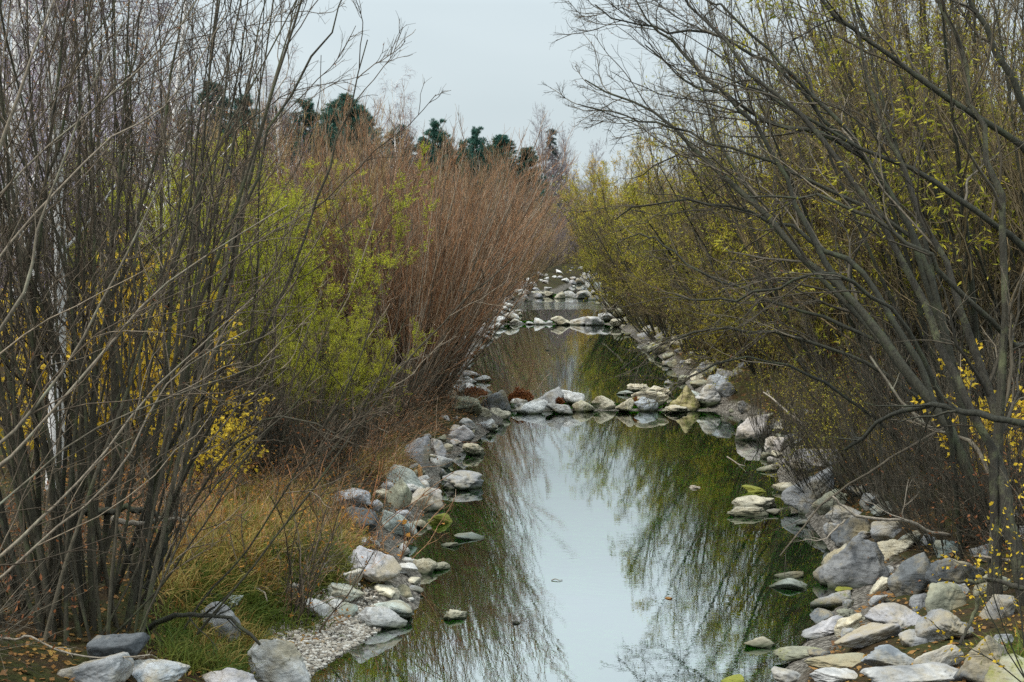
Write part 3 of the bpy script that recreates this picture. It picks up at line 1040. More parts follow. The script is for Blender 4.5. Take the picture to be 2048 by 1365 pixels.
def rubble(n, y0, y1, side, s0, s1, tones, off=(.0, 1.2), seed=1):
    r = np.random.default_rng(seed)
    proto = [rock_shape(3, 900 + seed * 31 + i, r.uniform(.3, .8), .07) for i in range(7)]
    mes = [mesh('river_stone', v * .5, f) for v, f in proto]
    for i in range(n):
        y = y0 + (y1 - y0) * (r.random() ** 1.15)
        o_ = r.uniform(*off)
        x = float(xl(y)) - o_ if side < 0 else float(xr(y)) + o_
        s = r.uniform(s0, s1)
        if any((x - a) ** 2 + ((y - b) * .6) ** 2 < (s * .35 + .12) ** 2 for a, b, _ in LANDMARKS[:]):
            continue
        g = ground(x, y)
        o = link('river_stone', mes[int(r.integers(7))], M['rock'])
        hgt = s * r.uniform(.5, .8)
        o.scale = (s * r.uniform(.8, 1.3), s * r.uniform(.7, 1.1), hgt)
        o.location = (x, y, g + hgt * .18)
        o.rotation_euler = (r.uniform(-.3, .3), r.uniform(-.3, .3), r.uniform(0, 6.3))
        tn = tones[int(r.integers(len(tones)))]
        o.color = (*(np.array(TONE[tn]) * r.uniform(.85, 1.15)), 1)
        o['moss'] = float(r.choice([0, 0, 0, .06, .12]))
        o['wl'] = float(level(y))
        near = min(LANDMARKS[:len(ROCKS)], key=lambda q: (q[0] - x) ** 2 + (q[1] - y) ** 2)
        LANDMARKS.append((x, y, ''))
        tn = {'white': 'whitish', 'pale': 'pale grey', 'cream': 'cream', 'grey': 'grey', 'lilac': 'lilac grey', 'olive': 'olive', 'mint': 'greenish', 'blue': 'bluish', 'dark': 'dark'}[tn]
        base = near[2].split(',')[0].split()[:9]
        while base[-1] in ('the', 'of', 'a', 'by', 'with', 'at', 'in', 'and', 'to', 'from', 'behind', 'above', 'below', 'its', 'on', 'under', 'where', 'white', 'just', 'for', 'near'):
            base.pop()
        base = ' '.join(base)
        lab = f'small {tn} stone near the {base}'
        _used.setdefault(lab, []).append(o)
        tag(o, lab, 'stone', 'small stones lining the banks')


rubble(60, 19, 41, -1, .12, .4, ['pale', 'lilac', 'cream', 'grey', 'olive'], (-.25, 1.0), 3)
rubble(46, 13.5, 23, 1, .25, .7, ['dark', 'grey', 'blue', 'grey', 'olive'], (.5, 2.7), 17)
rubble(80, 43, 80, -1, .25, .75, ['white', 'pale', 'lilac', 'grey'], (-.2, 1.8), 4)
rubble(55, 80, 118, -1, .4, 1.1, ['white', 'white', 'pale', 'lilac'], (-.2, 2.6), 5)
rubble(36, 112, 175, -1, .4, 1.15, ['white', 'white', 'pale', 'lilac'], (-.6, 3.0), 6)
rubble(60, 17, 41, 1, .15, .5, ['grey', 'pale', 'cream', 'grey', 'olive', 'dark'], (-.2, 1.1), 7)
rubble(60, 42, 80, 1, .25, .8, ['grey', 'grey', 'cream', 'olive', 'olive'], (-.3, 2.0), 8)
rubble(18, 80, 130, 1, .35, .9, ['grey', 'pale', 'olive', 'olive'], (-.3, .8), 9)


def build_gravel():
    """the loose pebbles of the beach and the shallows, past counting"""
    r = np.random.default_rng(21)
    D, F = ICO[1]
    n = 11000
    py = r.uniform(1205, 1362, n)
    px = r.uniform(545, 760, n)
    P = []
    for a, b in zip(px, py):
        q = onz(a, b, .12)
        x, y = q[0], q[1]
        sd = float(xl(y)) - x
        if -.12 < sd < 1.9:
            P.append((x, y, float(terrain(x, y))))
    P = np.array(P)
    k = len(P)
    s = .007 + .02 * r.random(k) ** 3.5
    sc = s[:, None] * r.uniform(.7, 1.3, (k, 3)) * np.array([1.2, 1, .7])
    V = P[:, None, :] + D[None] * sc[:, None, :] + np.array([0, 0, .3]) * s[:, None, None]
    F = (F[None] + (np.arange(k) * len(D))[:, None, None]).reshape(-1, 3)
    m, nt, out = newmat('gravel')
    g = N(nt, 'NewGeometry')
    rp = ramp(nt, [(0, (.13, .11, .09)), (.3, (.25, .215, .17)), (.6, (.37, .33, .27)), (.88, (.56, .53, .48)), (1, (.3, .23, .15))])
    nt.links.new(g.outputs['Random Per Island'], rp.inputs[0])
    b = N(nt, 'BsdfPrincipled')
    b.inputs['Roughness'].default_value = .85
    nt.links.new(rp.outputs[0], b.inputs['Base Color'])
    nt.links.new(b.outputs[0], out.inputs[0])
    tag(link('gravel', mesh('gravel', V.reshape(-1, 3), F), m), 'pale gravel beach of small pebbles', 'gravel', kind='stuff')


build_gravel()
#@@PART3
# ------------------------------------------------------------------ trees and shrubs
def wpath(pts, n=14, amt=.02, d=None):
    """a limb through (px, py, distance) points of the photograph"""
    q = np.array([at(p[0], p[1], p[2] if len(p) > 2 else d) for p in pts])
    return knobbly(resample(q, n), amt)


def limb_levels(P, Rr, spec, rng=RNG):
    """children of a set of limbs, level by level; returns the list of (paths, radii)"""
    out = []
    for sp in spec:
        P, Rr = sprout(P, Rr, sp['k'], sp.get('t0', .25), sp.get('t1', 1.0), (R(sp['a'][0]), R(sp['a'][1])), sp['ratio'], sp['n'], sp.get('trop', (0, 0, .3)),
                       sp.get('wob', .25), sp.get('rr', .55), sp.get('rmin', .0025), rng, sp.get('lmin', .12), sp.get('flat'), sp.get('shrink', .6))
        out.append((P, Rr, sp.get('s', 3)))
    return out


def multi_stem(name, label, cat, group, base, stems, spec, mats, leaf=None, sides=8, leafname='leaves'):
    """a tree of several stems: every stem a mesh of its own, one crown of branches and twigs, its leaves.
    stems: list of (path (n,3) in world, r0, r1)"""
    base = np.asarray(base, float)
    root = empty(name, base, label, cat, group)
    paths, rads = [], []
    n = len(stems[0][0])
    for P, r0, r1 in stems:
        rad = taper(1, len(P), r0, r1, .85)[0] * (1 + .08 * np.sin(np.linspace(0, 19, len(P)) + r0 * 999))
        paths.append(P)
        rads.append(rad)
        v, f = tubes((P - base)[None], rad[None], sides)
        link('stem', mesh('stem', v, f), mats[0], root)
    P = np.array(paths)
    Rr = np.array(rads)
    lv = limb_levels(P, Rr, spec)
    parts = [tubes(p - base, r, s) for p, r, s in lv]
    cr = link('crown', cat_mesh('crown', [parts[0]] if len(parts) == 1 else parts), mats[1], root)
    if leaf:
        v, f = leaves(lv[-1][0], leaf['k'], leaf['L'], leaf['W'], leaf.get('droop', .6), keep=leaf.get('keep', 1.0))
        link(leafname, mesh(leafname, v - base, f, False), leaf['m'], cr)
    return root


# --- the sallow on the near left bank, and its neighbours at the frame's edge
LSPEC = [dict(k=8, t0=.22, t1=.97, a=(12, 42), ratio=.31, n=9, trop=(.06, 0, .25), wob=.45, rr=.5, rmin=.006, s=5),
         dict(k=6, t0=.2, t1=1, a=(15, 50), ratio=.42, n=6, trop=(.05, 0, .2), wob=.35, rr=.55, rmin=.0035, s=4),
         dict(k=3, t0=.2, t1=1, a=(20, 50), ratio=.45, n=4, trop=(0, 0, .1), wob=.3, rr=.6, rmin=.0022, s=3)]


def fan(cx, cy, n, lean, L, r, spread=.6, seed=1, trop=.35, ylean=14, npts=16, wobble=.16):
    rg = np.random.default_rng(seed)
    p = hit(cx, cy)
    S = []
    for i in range(n):
        a = R(rg.uniform(*lean))
        b = R(rg.uniform(-ylean, ylean))
        d = np.array([math.sin(a), math.sin(b), math.cos(a)])
        o = p + np.array([rg.uniform(-spread, spread) + math.sin(a) * .8, rg.uniform(-spread, spread) * .8, -.15])
        l = rg.uniform(*L)
        P = grow(o[None], d[None], np.array([l]), npts, (.0, 0, trop), wobble, rg)[0]
        S.append((P, rg.uniform(*r), .006))
    return p, S


p, S = fan(150, 1258, 44, (-24, 15), (6, 10.5), (.014, .04), .55, 11)
# limbs that can be followed in the photograph
HAND = [
    ([(190, 1262, 16.3), (215, 1050, 16.2), (238, 800, 16), (215, 560, 16), (242, 330, 16.2), (262, 150, 16.3), (292, -40, 16.4)], .085),
    ([(130, 1262, 16.2), (150, 1000, 16), (180, 760, 16), (235, 560, 16), (300, 370, 16), (352, 100, 16), (385, -40, 16)], .08),
    ([(220, 1270, 16.6), (290, 1060, 16.6), (350, 830, 16.6), (400, 560, 16.8), (440, 380, 17), (500, 160, 17.2), (545, -40, 17.3)], .08),
    ([(250, 1268, 17), (330, 1060, 17), (400, 820, 17.2), (460, 600, 17.4), (520, 300, 17.6), (565, 120, 17.8), (610, -40, 18)], .075),
    ([(200, 1268, 16), (310, 960, 15.6), (400, 760, 15.4), (470, 500, 15.4), (545, 260, 15.6), (640, 90, 15.8), (700, -40, 16)], .06),
    ([(230, 1275, 16), (350, 1000, 15.4), (450, 800, 15.2), (560, 600, 15), (640, 400, 15), (690, 250, 15), (735, 80, 15.2)], .05),
    ([(245, 1275, 15.8), (350, 1080, 15.2), (440, 940, 15), (520, 850, 14.8), (590, 842, 14.7), (690, 862, 14.6), (770, 815, 14.6)], .032),
    ([(90, 1262, 15.5), (110, 1000, 15.2), (70, 700, 15), (60, 460, 15), (110, 300, 15), (165, 130, 15), (250, -40, 15)], .07),
]
S += fan(190, 1250, 5, (25, 45), (3, 5.6), (.008, .015), .5, 12, trop=.25, wobble=.3)[1]
for pts, r0 in HAND:
    S.append((wpath(pts, 16, .03), r0 * .62, .006))
multi_stem('sallow_tree', 'many stemmed bare grey willow fanning up from the near grassy bank', 'tree', 'bare willows on the near grassy bank', p, S, LSPEC,
           (M['bark_sallow'], M['twig_sallow']), dict(k=1, L=.05, W=.014, keep=.05, m=M['leaf_rust']))

pale = [
    ([(-150, 1190, 12.5), (0, 1112, 12.6), (75, 1043, 12.7), (140, 978, 12.8), (220, 890, 13), (330, 760, 13.2), (450, 640, 13.3), (560, 560, 13.5)], .052),
    ([(-140, 1230, 12.7), (0, 1135, 12.8), (110, 1050, 12.9), (200, 978, 13), (280, 870, 13.2), (330, 760, 13.4), (430, 690, 13.6), (560, 650, 13.8)], .04),
    ([(-160, 1050, 12.2), (0, 930, 12.3), (65, 878, 12.4), (170, 758, 12.5), (250, 650, 12.7), (330, 560, 12.8), (480, 450, 13), (640, 390, 13.2)], .055),
    ([(-150, 980, 12), (0, 898, 12), (60, 820, 12.1), (150, 698, 12.2), (215, 590, 12.3), (270, 480, 12.4), (330, 340, 12.5), (390, 250, 12.6)], .05),
    ([(-160, 1000, 11.8), (-60, 760, 11.8), (10, 640, 11.8), (60, 540, 11.8), (90, 420, 11.9), (130, 300, 12), (220, 110, 12), (260, -40, 12)], .06),
    ([(-170, 700, 12.6), (-60, 480, 12.6), (0, 270, 12.6), (45, 165, 12.7), (90, 80, 12.8), (130, -40, 12.9), (150, -140, 13), (170, -240, 13)], .06),
    ([(-150, 760, 12.4), (-30, 560, 12.4), (60, 430, 12.5), (150, 350, 12.6), (240, 270, 12.7), (340, 190, 12.8), (420, 90, 12.9), (480, -40, 13)], .035),
    ([(-150, 520, 13), (0, 380, 13), (90, 290, 13), (200, 200, 13), (300, 120, 13), (390, 40, 13), (450, -60, 13), (500, -140, 13)], .03),
    ([(-150, 1150, 12), (-40, 1050, 12), (60, 960, 12.2), (180, 880, 12.3), (300, 800, 12.4), (420, 770, 12.6), (520, 740, 12.8), (620, 690, 13)], .028),
]
b0 = np.array([-6.2, 12.4, ground(-6.2, 12.4)])
S = [(wpath(pts, 16, .03), r0 * .48, .005) for pts, r0 in pale]
PSPEC = [dict(k=6, t0=.3, t1=.97, a=(12, 38), ratio=.4, n=8, trop=(.2, 0, .1), wob=.35, rr=.5, rmin=.005, s=5),
         dict(k=4, t0=.2, t1=1, a=(18, 50), ratio=.42, n=6, trop=(.05, 0, .15), wob=.35, rr=.55, rmin=.003, s=4),
         dict(k=3, t0=.2, t1=1, a=(20, 50), ratio=.45, n=4, trop=(0, 0, .1), wob=.3, rr=.6, rmin=.002, s=3)]
# its foot is just outside the frame: stems start from one stool on the bank
for i in range(len(S)):
    P = S[i][0]
    foot = b0 + np.array([RNG.uniform(-.4, .3), RNG.uniform(-.3, .3), -.1])
    P = resample(np.vstack([foot, foot + (P[0] - foot) * .5 + np.array([-.15, 0, .25]), P[::2]]), 16)
    S[i] = (P, S[i][1], S[i][2])
multi_stem('sallow_tree', 'pale barked willow whose long low limbs sweep in from the frame edge', 'tree', 'bare willows on the near grassy bank', b0, S, PSPEC,
           (M['bark_pale'], M['twig_sallow']), dict(k=1, L=.05, W=.014, keep=.04, m=M['leaf_rust']))

for i, (cx, cy, n, ln, L, lab, sd) in enumerate([
        (400, 985, 11, (-16, 12), (6.5, 10), 'slender bare willow behind the grass mound, between grey fan and yellow green bush', 31),
        (520, 925, 11, (-10, 34), (2.8, 4.6), 'dark stemmed bare willow at the foot of the yellow green bush', 32),
        (20, 1010, 11, (-14, 14), (9, 13), 'tall straight stemmed willow behind the near fan, by the white birch', 33),
        (300, 1010, 13, (-16, 12), (9, 12.5), 'tall straight stemmed willow behind the near fan, before the dark pines', 34)]):
    p, S = fan(cx, cy, n, ln, L, (.014, .04), .7, sd)
    multi_stem('sallow_tree', lab, 'tree', 'bare willows on the near grassy bank', p, S, LSPEC, (M['bark_sallow'], M['twig_sallow']),
               dict(k=1, L=.05, W=.014, keep=.05, m=M['leaf_orange']))

# --- the leaning willows of the right bank
RSPEC = [dict(k=9, t0=.3, t1=.98, a=(14, 50), ratio=.34, n=9, trop=(-.08, 0, .2), wob=.4, rr=.5, rmin=.008, s=5),
         dict(k=7, t0=.2, t1=1, a=(18, 55), ratio=.45, n=6, trop=(-.1, 0, .1), wob=.45, rr=.55, rmin=.004, s=4),
         dict(k=5, t0=.15, t1=1, a=(20, 60), ratio=.5, n=5, trop=(0, 0, -.05), wob=.45, rr=.6, rmin=.0022, s=3)]
RLEAF = dict(k=3, L=.07, W=.016, droop=.7, keep=.5, m=M['leaf_olive'])


def lean_tree(label, foot, limbs, spec=RSPEC, leaf=RLEAF, mats=('bark_dark', 'twig_dark'), sides=10):
    base = hit(*foot) if len(foot) == 2 else np.array([foot[0], foot[1], ground(foot[0], foot[1])])
    S = []
    for pts, r0 in limbs:
        P = wpath(pts, 18, .03)
        P[0, 2] = min(P[0, 2], ground(P[0, 0], P[0, 1]) - .1) if pts[0][1] > 850 else P[0, 2]
        S.append((P, r0 * .74, .01))
    return multi_stem('leaning_willow', label, 'tree', 'willows leaning over the stream', base, S, spec, tuple(M[k] for k in mats), leaf, sides)


lean_tree('dark willow with a long bough arching up over the stream', (1990, 1085), [
    ([(1990, 1085, 19.2), (1930, 920, 19.3), (1870, 820, 19.6), (1780, 690, 20), (1690, 585, 20.5), (1580, 480, 21), (1420, 330, 22), (1340, 250, 22.5), (1260, 205, 23), (1170, 160, 23.5)], .13),
    ([(1870, 820, 19.6), (1790, 640, 20.2), (1720, 540, 20.6), (1640, 495, 21), (1560, 450, 21.4), (1480, 418, 21.8), (1380, 412, 22.2), (1300, 405, 22.6), (1230, 440, 23)], .07),
    ([(1690, 585, 20.5), (1600, 420, 21), (1520, 270, 21.3), (1430, 170, 21.6), (1360, 100, 22), (1290, 30, 22.2), (1250, -40, 22.6)], .06),
    ([(1930, 920, 19.3), (1850, 720, 19), (1760, 600, 19), (1650, 540, 19), (1540, 580, 19.2), (1440, 600, 19.5), (1350, 590, 19.8)], .05),
], spec=[dict(RSPEC[0], k=12), dict(RSPEC[1], k=8), RSPEC[2]], leaf=dict(k=3, L=.06, W=.013, droop=.7, keep=.015, m=M['leaf_rust']))
lean_tree('ridged bark willow trunk at the frame edge beside the slate boulders', (2040, 1180), [
    ([(2055, 1190, 15.6), (2030, 1090, 15.7), (2003, 980, 15.8), (1990, 880, 16), (1960, 740, 16.3), (1900, 560, 16.6), (1810, 360, 17), (1740, 170, 17.3), (1690, -30, 17.6)], .125),
    ([(2003, 980, 15.8), (1930, 800, 16), (1860, 630, 16.4), (1740, 410, 16.8), (1620, 240, 17.2), (1490, 140, 17.6), (1390, 20, 18), (1340, -80, 18.2)], .08),
    ([(1990, 880, 16), (2010, 640, 16), (2000, 420, 16.2), (1960, 220, 16.4), (1900, 60, 16.6), (1860, -40, 16.8), (1840, -120, 17)], .07),
], mats=('bark_ridge', 'twig_dark'), leaf=dict(k=3, L=.075, W=.016, droop=.7, keep=.03, m=M['leaf_olive']))
lean_tree('thick dark willow crossing the upper corner of the frame', (7.6, 17.5), [
    ([(2230, 1010, 17.5), (2190, 700, 17.5), (2120, 400, 17.5), (2060, 230, 17.6), (1985, 90, 17.7), (1930, -30, 17.8), (1900, -140, 18)], .13),
    ([(2190, 700, 17.5), (2060, 520, 17.2), (1960, 430, 17.2), (1850, 350, 17.4), (1700, 290, 17.6), (1560, 200, 17.8), (1440, 150, 18)], .075),
    ([(2120, 400, 17.5), (2010, 260, 17.4), (1880, 190, 17.4), (1760, 100, 17.5), (1660, 20, 17.6), (1600, -60, 17.8), (1560, -120, 18)], .07),
    ([(2190, 700, 17.5), (2048, 690, 16.4), (1900, 560, 16.2), (1800, 470, 16.3), (1700, 410, 16.5), (1600, 390, 16.8), (1500, 395, 17)], .055),
], leaf=dict(k=4, L=.08, W=.018, droop=.8, keep=.05, m=M['leaf_olive']))
lean_tree('slender leaning willow with mossy limbs behind the great slanting slab', (1900, 930), [
    ([(1900, 930, 24.5), (1840, 800, 24.6), (1770, 690, 25), (1640, 560, 25.5), (1520, 420, 26), (1430, 260, 26.5), (1380, 100, 27)], .11),
    ([(1840, 800, 24.6), (1740, 730, 24.5), (1620, 690, 24.6), (1480, 660, 24.8), (1380, 670, 25), (1300, 700, 25.3), (1240, 740, 25.6)], .06),
    ([(1900, 930, 24.5), (1900, 740, 24.6), (1870, 560, 25), (1820, 380, 25.4), (1760, 180, 25.8), (1720, 20, 26), (1700, -60, 26)], .1),
    ([(1770, 690, 25), (1660, 640, 25.4), (1540, 600, 25.8), (1420, 560, 26.2), (1340, 500, 26.6), (1290, 470, 27), (1240, 480, 27.4)], .05),
    ([(1900, 930, 24.5), (1800, 880, 24), (1700, 800, 24), (1600, 740, 24.2), (1480, 720, 24.5), (1400, 740, 24.8), (1330, 790, 25)], .05),
], leaf=dict(k=3, L=.07, W=.016, droop=.7, keep=.06, m=M['leaf_olive']))


lean_tree('bare limbed dark willow whose twig tips hang in the open sky', (1945, 960), [
    ([(1945, 960, 21), (1900, 700, 21), (1830, 480, 21.2), (1740, 330, 21.5), (1650, 272, 21.8), (1550, 250, 22), (1465, 200, 22.3), (1390, 172, 22.6), (1350, 145, 22.8), (1290, 90, 23)], .085),
    ([(1900, 700, 21), (1800, 420, 21.2), (1700, 270, 21.4), (1610, 175, 21.6), (1550, 110, 21.8), (1465, 35, 22), (1415, 0, 22.2), (1360, -40, 22.4)], .06),
    ([(1740, 330, 21.5), (1620, 200, 21.6), (1520, 110, 21.8), (1430, 70, 22), (1330, 60, 22.3), (1240, 40, 22.6), (1190, 10, 22.8)], .045),
    ([(1830, 480, 21.2), (1700, 400, 21.3), (1560, 330, 21.6), (1440, 290, 21.9), (1330, 250, 22.2), (1250, 230, 22.5), (1180, 215, 22.8)], .045),
], spec=[dict(RSPEC[0], k=12), dict(RSPEC[1], k=8), RSPEC[2]], leaf=dict(k=3, L=.05, W=.012, droop=.7, keep=.015, m=M['leaf_rust']))


# --- prototypes for everything farther off: each built once, then copied with all its parts
def broom(seed, H, nst, lean, spread, spec, mats, stem_r, leaf=None, trop=.45, side=4, npts=9, wobble=.14):
    rg = np.random.default_rng(seed)
    a = R(1) * lean * np.sqrt(rg.random(nst))
    th = rg.uniform(0, 2 * np.pi, nst)
    d = np.stack([np.sin(a) * np.cos(th), np.sin(a) * np.sin(th), np.cos(a)], -1)
    rr = spread * np.sqrt(rg.random(nst))
    o = np.stack([rr * np.cos(th), rr * np.sin(th), np.full(nst, -.3)], -1)
    L = H * rg.uniform(.6, 1.08, nst)
    P = grow(o, d, L, npts, (0, 0, trop), wobble, rg)
    Rr = taper(nst, npts, rg.uniform(stem_r * .55, stem_r, nst), .006)
    lv = limb_levels(P, Rr, spec, rg)
    parts = [('trunk', mesh('trunk', *tubes(P, Rr, side)), mats[0]), ('crown', cat_mesh('crown', [tubes(p, r, s) for p, r, s in lv]), mats[1])]
    if leaf:
        v, f = leaves(lv[-1][0], leaf['k'], leaf['L'], leaf['W'], leaf.get('droop', .5), rng=rg, keep=leaf.get('keep', 1.0))
        if leaf.get('patch') is not None:
            # leaves have already dropped from some of the limbs
            q = v.reshape(-1, 4, 3)
            q = q[vnoise(q[:, 0], seed + 7, 3, .55, .6) > leaf['patch']]
            v, f = q.reshape(-1, 3), np.arange(len(q) * 4).reshape(-1, 4)
        parts.append(('leaves', mesh('leaves', v, f, False), leaf['m']))
    return parts


def single(seed, H, r0, nb, spec0, spec, mats, leaf=None, lean=4, wobble=.1, leafname='leaves'):
    rg = np.random.default_rng(seed)
    a = R(rg.uniform(0, lean))
    d = np.array([[math.sin(a), 0, math.cos(a)]])
    P = grow(np.array([[0, 0, -.3]]), d, np.array([H]), 16, (0, 0, .1), wobble, rg)
    Rr = taper(1, 16, r0, .015)
    sp = dict(spec0)
    sp['k'] = nb
    lv = limb_levels(P, Rr, [sp] + spec, rg)
    parts = [('trunk', mesh('trunk', *tubes(P, Rr, 8)), mats[0])]
    if mats[2] is not None:
        parts.append(('branches', mesh('branches', *tubes(lv[0][0], lv[0][1], 4)), mats[2]))
        parts.append(('crown', cat_mesh('crown', [tubes(p, r, s) for p, r, s in lv[1:]]), mats[1]))
    else:
        parts.append(('crown', cat_mesh('crown', [tubes(p, r, s) for p, r, s in lv]), mats[1]))
    if leaf:
        v, f = leaves(lv[-1][0], leaf['k'], leaf['L'], leaf['W'], leaf.get('droop', .5), rng=rg, keep=leaf.get('keep', 1.0), spread=leaf.get('spread', .9))
        parts.append((leafname, mesh(leafname, v, f, False), leaf['m']))
    return parts


def place(parts, name, loc, label, cat, group, sc=1.0, rz=0.0, tilt=(0, 0), swap=None):
    root = empty(name, loc, label, cat, group)
    root.rotation_euler = (tilt[0], tilt[1], rz)
    root.scale = (sc, sc, sc) if np.isscalar(sc) else sc
    crown = None
    for pn, me, mt in parts:
        o = link(pn, me, mt, crown if pn in ('leaves', 'needles') and crown else root)
        if pn == 'crown':
            crown = o
    return root


def bspec(k1, k2, k3=None, r1=.34, r2=.4, trop=.35, wob=.22, droop=None, rm=(.006, .004, .003), a1=(10, 32), a2=(12, 38)):
    sp = [dict(k=k1, t0=.18, t1=.98, a=a1, ratio=r1, n=6, trop=(0, 0, trop), wob=wob, rr=.55, rmin=rm[0], s=3),
          dict(k=k2, t0=.15, t1=1, a=a2, ratio=r2, n=4, trop=(0, 0, trop if droop is None else droop), wob=wob, rr=.6, rmin=rm[1], s=3, lmin=.25)]
    if k3:
        sp.append(dict(k=k3, t0=.15, t1=1, a=(15, 45), ratio=.5, n=4, trop=(0, 0, trop if droop is None else droop), wob=wob, rr=.65, rmin=rm[2], s=3, lmin=.2))
    return sp


RED = [broom(200 + i, 6.6, 70, 40, .55, bspec(9, 9), (M['bark_brown'], M['twig_red']), .026) for i in range(4)]
GREY = [broom(220 + i, 6.5, 55, 42, .6, bspec(9, 9), (M['bark_brown'], M['twig_grey']), .03) for i in range(2)]
OCH = [broom(230 + i, 6.6, 60, 38, .6, bspec(9, 9), (M['bark_brown'], M['twig_gold']), .028) for i in range(2)]
OLV = [broom(240 + i, 7.5, 26, 46, .8, bspec(9, 7, 4, .42, .45, .1, .35), (M['bark_dark'], M['twig_olive']), .07,
             dict(k=3, L=.12, W=.03, droop=.5, keep=.85, patch=.06, m=M['leaf_olive']), .5, 6) for i in range(4)]
BARE = [broom(250 + i, 8.0, 22, 42, .8, bspec(9, 8, 4, .42, .45, .15, .3), (M['bark_dark'], M['twig_olive']), .07,
              dict(k=2, L=.10, W=.026, droop=.6, keep=.55, patch=.25, m=M['leaf_olive']), .5, 6) for i in range(3)]
GRN = [broom(260 + i, 5.6, 44, 42, .5, bspec(8, 7, 3, .4, .42, .2, .3), (M['bark_brown'], M['twig_olive']), .03,
             dict(k=13, L=.062, W=.0125, droop=.5, keep=.95, m=M['leaf_willow']), .4) for i in range(2)]
DRK = [broom(270 + i, 5.2, 40, 45, .7, bspec(9, 8), (M['bark_dark'], M['twig_dark']), .03) for i in range(2)]
BIRCH = [single(280 + i, 18, .17, 60, dict(t0=.18, t1=.98, a=(25, 60), ratio=.24, n=8, trop=(0, 0, .3), wob=.2, rr=.3, rmin=.012, s=4, shrink=.5),
                [dict(k=10, t0=.15, t1=1, a=(20, 60), ratio=.45, n=6, trop=(0, 0, -.6), wob=.25, rr=.45, rmin=.005, s=3, lmin=.4),
                 dict(k=7, t0=.1, t1=1, a=(15, 50), ratio=.6, n=5, trop=(0, 0, -1.0), wob=.2, rr=.6, rmin=.0035, s=3, lmin=.35)],
                (M['birch'], M['twig_lilac'], M['birch']), dict(k=1, L=.06, W=.04, droop=.8, keep=.28, m=M['leaf_orange']), 3) for i in range(2)]
PINE = [single(290 + i, 14, .2, 210, dict(t0=.3, t1=.998, a=(42, 80), ratio=.24, n=6, trop=(0, 0, .45), wob=.12, rr=.3, rmin=.012, s=4, shrink=.88),
               [dict(k=10, t0=.15, t1=1, a=(25, 65), ratio=.36, n=4, trop=(0, 0, .6), wob=.25, rr=.5, rmin=.006, s=3, lmin=.28)],
               (M['bark_dark'], M['twig_dark'], None), dict(k=22, L=.22, W=.03, droop=-.5, m=M['needle'], spread=.8), 1.5, .03, leafname='needles') for i in range(3)]
SPRUCE = [single(300, 16, .2, 200, dict(t0=.15, t1=.995, a=(70, 100), ratio=.2, n=6, trop=(0, 0, -.1), wob=.1, rr=.3, rmin=.012, s=4, shrink=.85),
                 [dict(k=8, t0=.2, t1=1, a=(30, 70), ratio=.38, n=4, trop=(0, 0, -.5), wob=.2, rr=.5, rmin=.006, s=3, lmin=.25)],
                 (M['bark_dark'], M['twig_dark'], None), dict(k=30, L=.20, W=.024, droop=.4, m=M['needle_hazed'], spread=.7), 2, leafname='needles')]
POPLAR = [single(305, 15, .16, 70, dict(t0=.2, t1=.98, a=(18, 40), ratio=.34, n=7, trop=(0, 0, .5), wob=.2, rr=.3, rmin=.012, s=4, shrink=.6),
                 [dict(k=9, t0=.15, t1=1, a=(18, 50), ratio=.42, n=5, trop=(0, 0, .3), wob=.25, rr=.5, rmin=.006, s=3, lmin=.3),
                  dict(k=5, t0=.15, t1=1, a=(18, 50), ratio=.5, n=4, trop=(0, 0, .2), wob=.25, rr=.6, rmin=.004, s=3, lmin=.25)],
                 (M['bark_brown'], M['twig_grey'], None), None, 2)]
MAPLE = [broom(310 + i, 3.4, 9, 34, .25, bspec(7, 5, None, .4, .45, .1, .3, a1=(20, 55), a2=(20, 60)), (M['bark_brown'], M['twig_dark']), .02,
               dict(k=5, L=.11, W=.08, droop=.8, keep=.75, m=M['leaf_yellow']), .3, 4) for i in range(2)]


def spot(px, Y):
    x = (px - 1024) / FPX * Y
    return (x, Y, ground(x, Y))


ORD = ['first', 'second', 'third', 'fourth', 'fifth', 'sixth', 'seventh', 'eighth', 'ninth', 'tenth', 'eleventh', 'twelfth', 'thirteenth', 'fourteenth',
       'fifteenth', 'sixteenth', 'seventeenth', 'eighteenth', 'nineteenth', 'twentieth', 'twenty-first', 'twenty-second', 'twenty-third', 'twenty-fourth',
       'twenty-fifth', 'twenty-sixth', 'twenty-seventh', 'twenty-eighth', 'twenty-ninth', 'thirtieth']

rg = np.random.default_rng(55)
# left bank: the red-brown willow row at the water
ys = [37.2, 40.5, 44, 47.5, 51.5, 56, 61, 66.5, 72.5, 79, 86, 94, 103, 112]
for i, y in enumerate(ys):
    kind = [RED[0], RED[1], RED[2], OCH[0], RED[3], RED[0], OCH[1], RED[1], RED[2], GREY[0], OCH[0], RED[3], RED[0], OCH[1], RED[2], GREY[1], RED[1]][i]
    word = {id(RED[0]): 'red brown', id(RED[1]): 'red brown', id(RED[2]): 'red brown', id(RED[3]): 'red brown', id(OCH[0]): 'ochre', id(OCH[1]): 'ochre',
            id(GREY[0]): 'grey', id(GREY[1]): 'grey'}[id(kind)]
    x = float(xl(y)) - (1.7 if y < 43 else 1.1) - rg.uniform(0, .6)
    s = (1.06 if y < 50 else 1.15 if y < 66 else 1.25) * rg.uniform(.92, 1.1)
    place(kind, 'red_willow', (x, y, ground(x, y)), f'{word} leafless willow shrub at the water, {ORD[i]} along the bank from the weir', 'shrub',
          'bare willow shrubs along the stream', s, rg.uniform(0, 6.3), (0, R(5)))
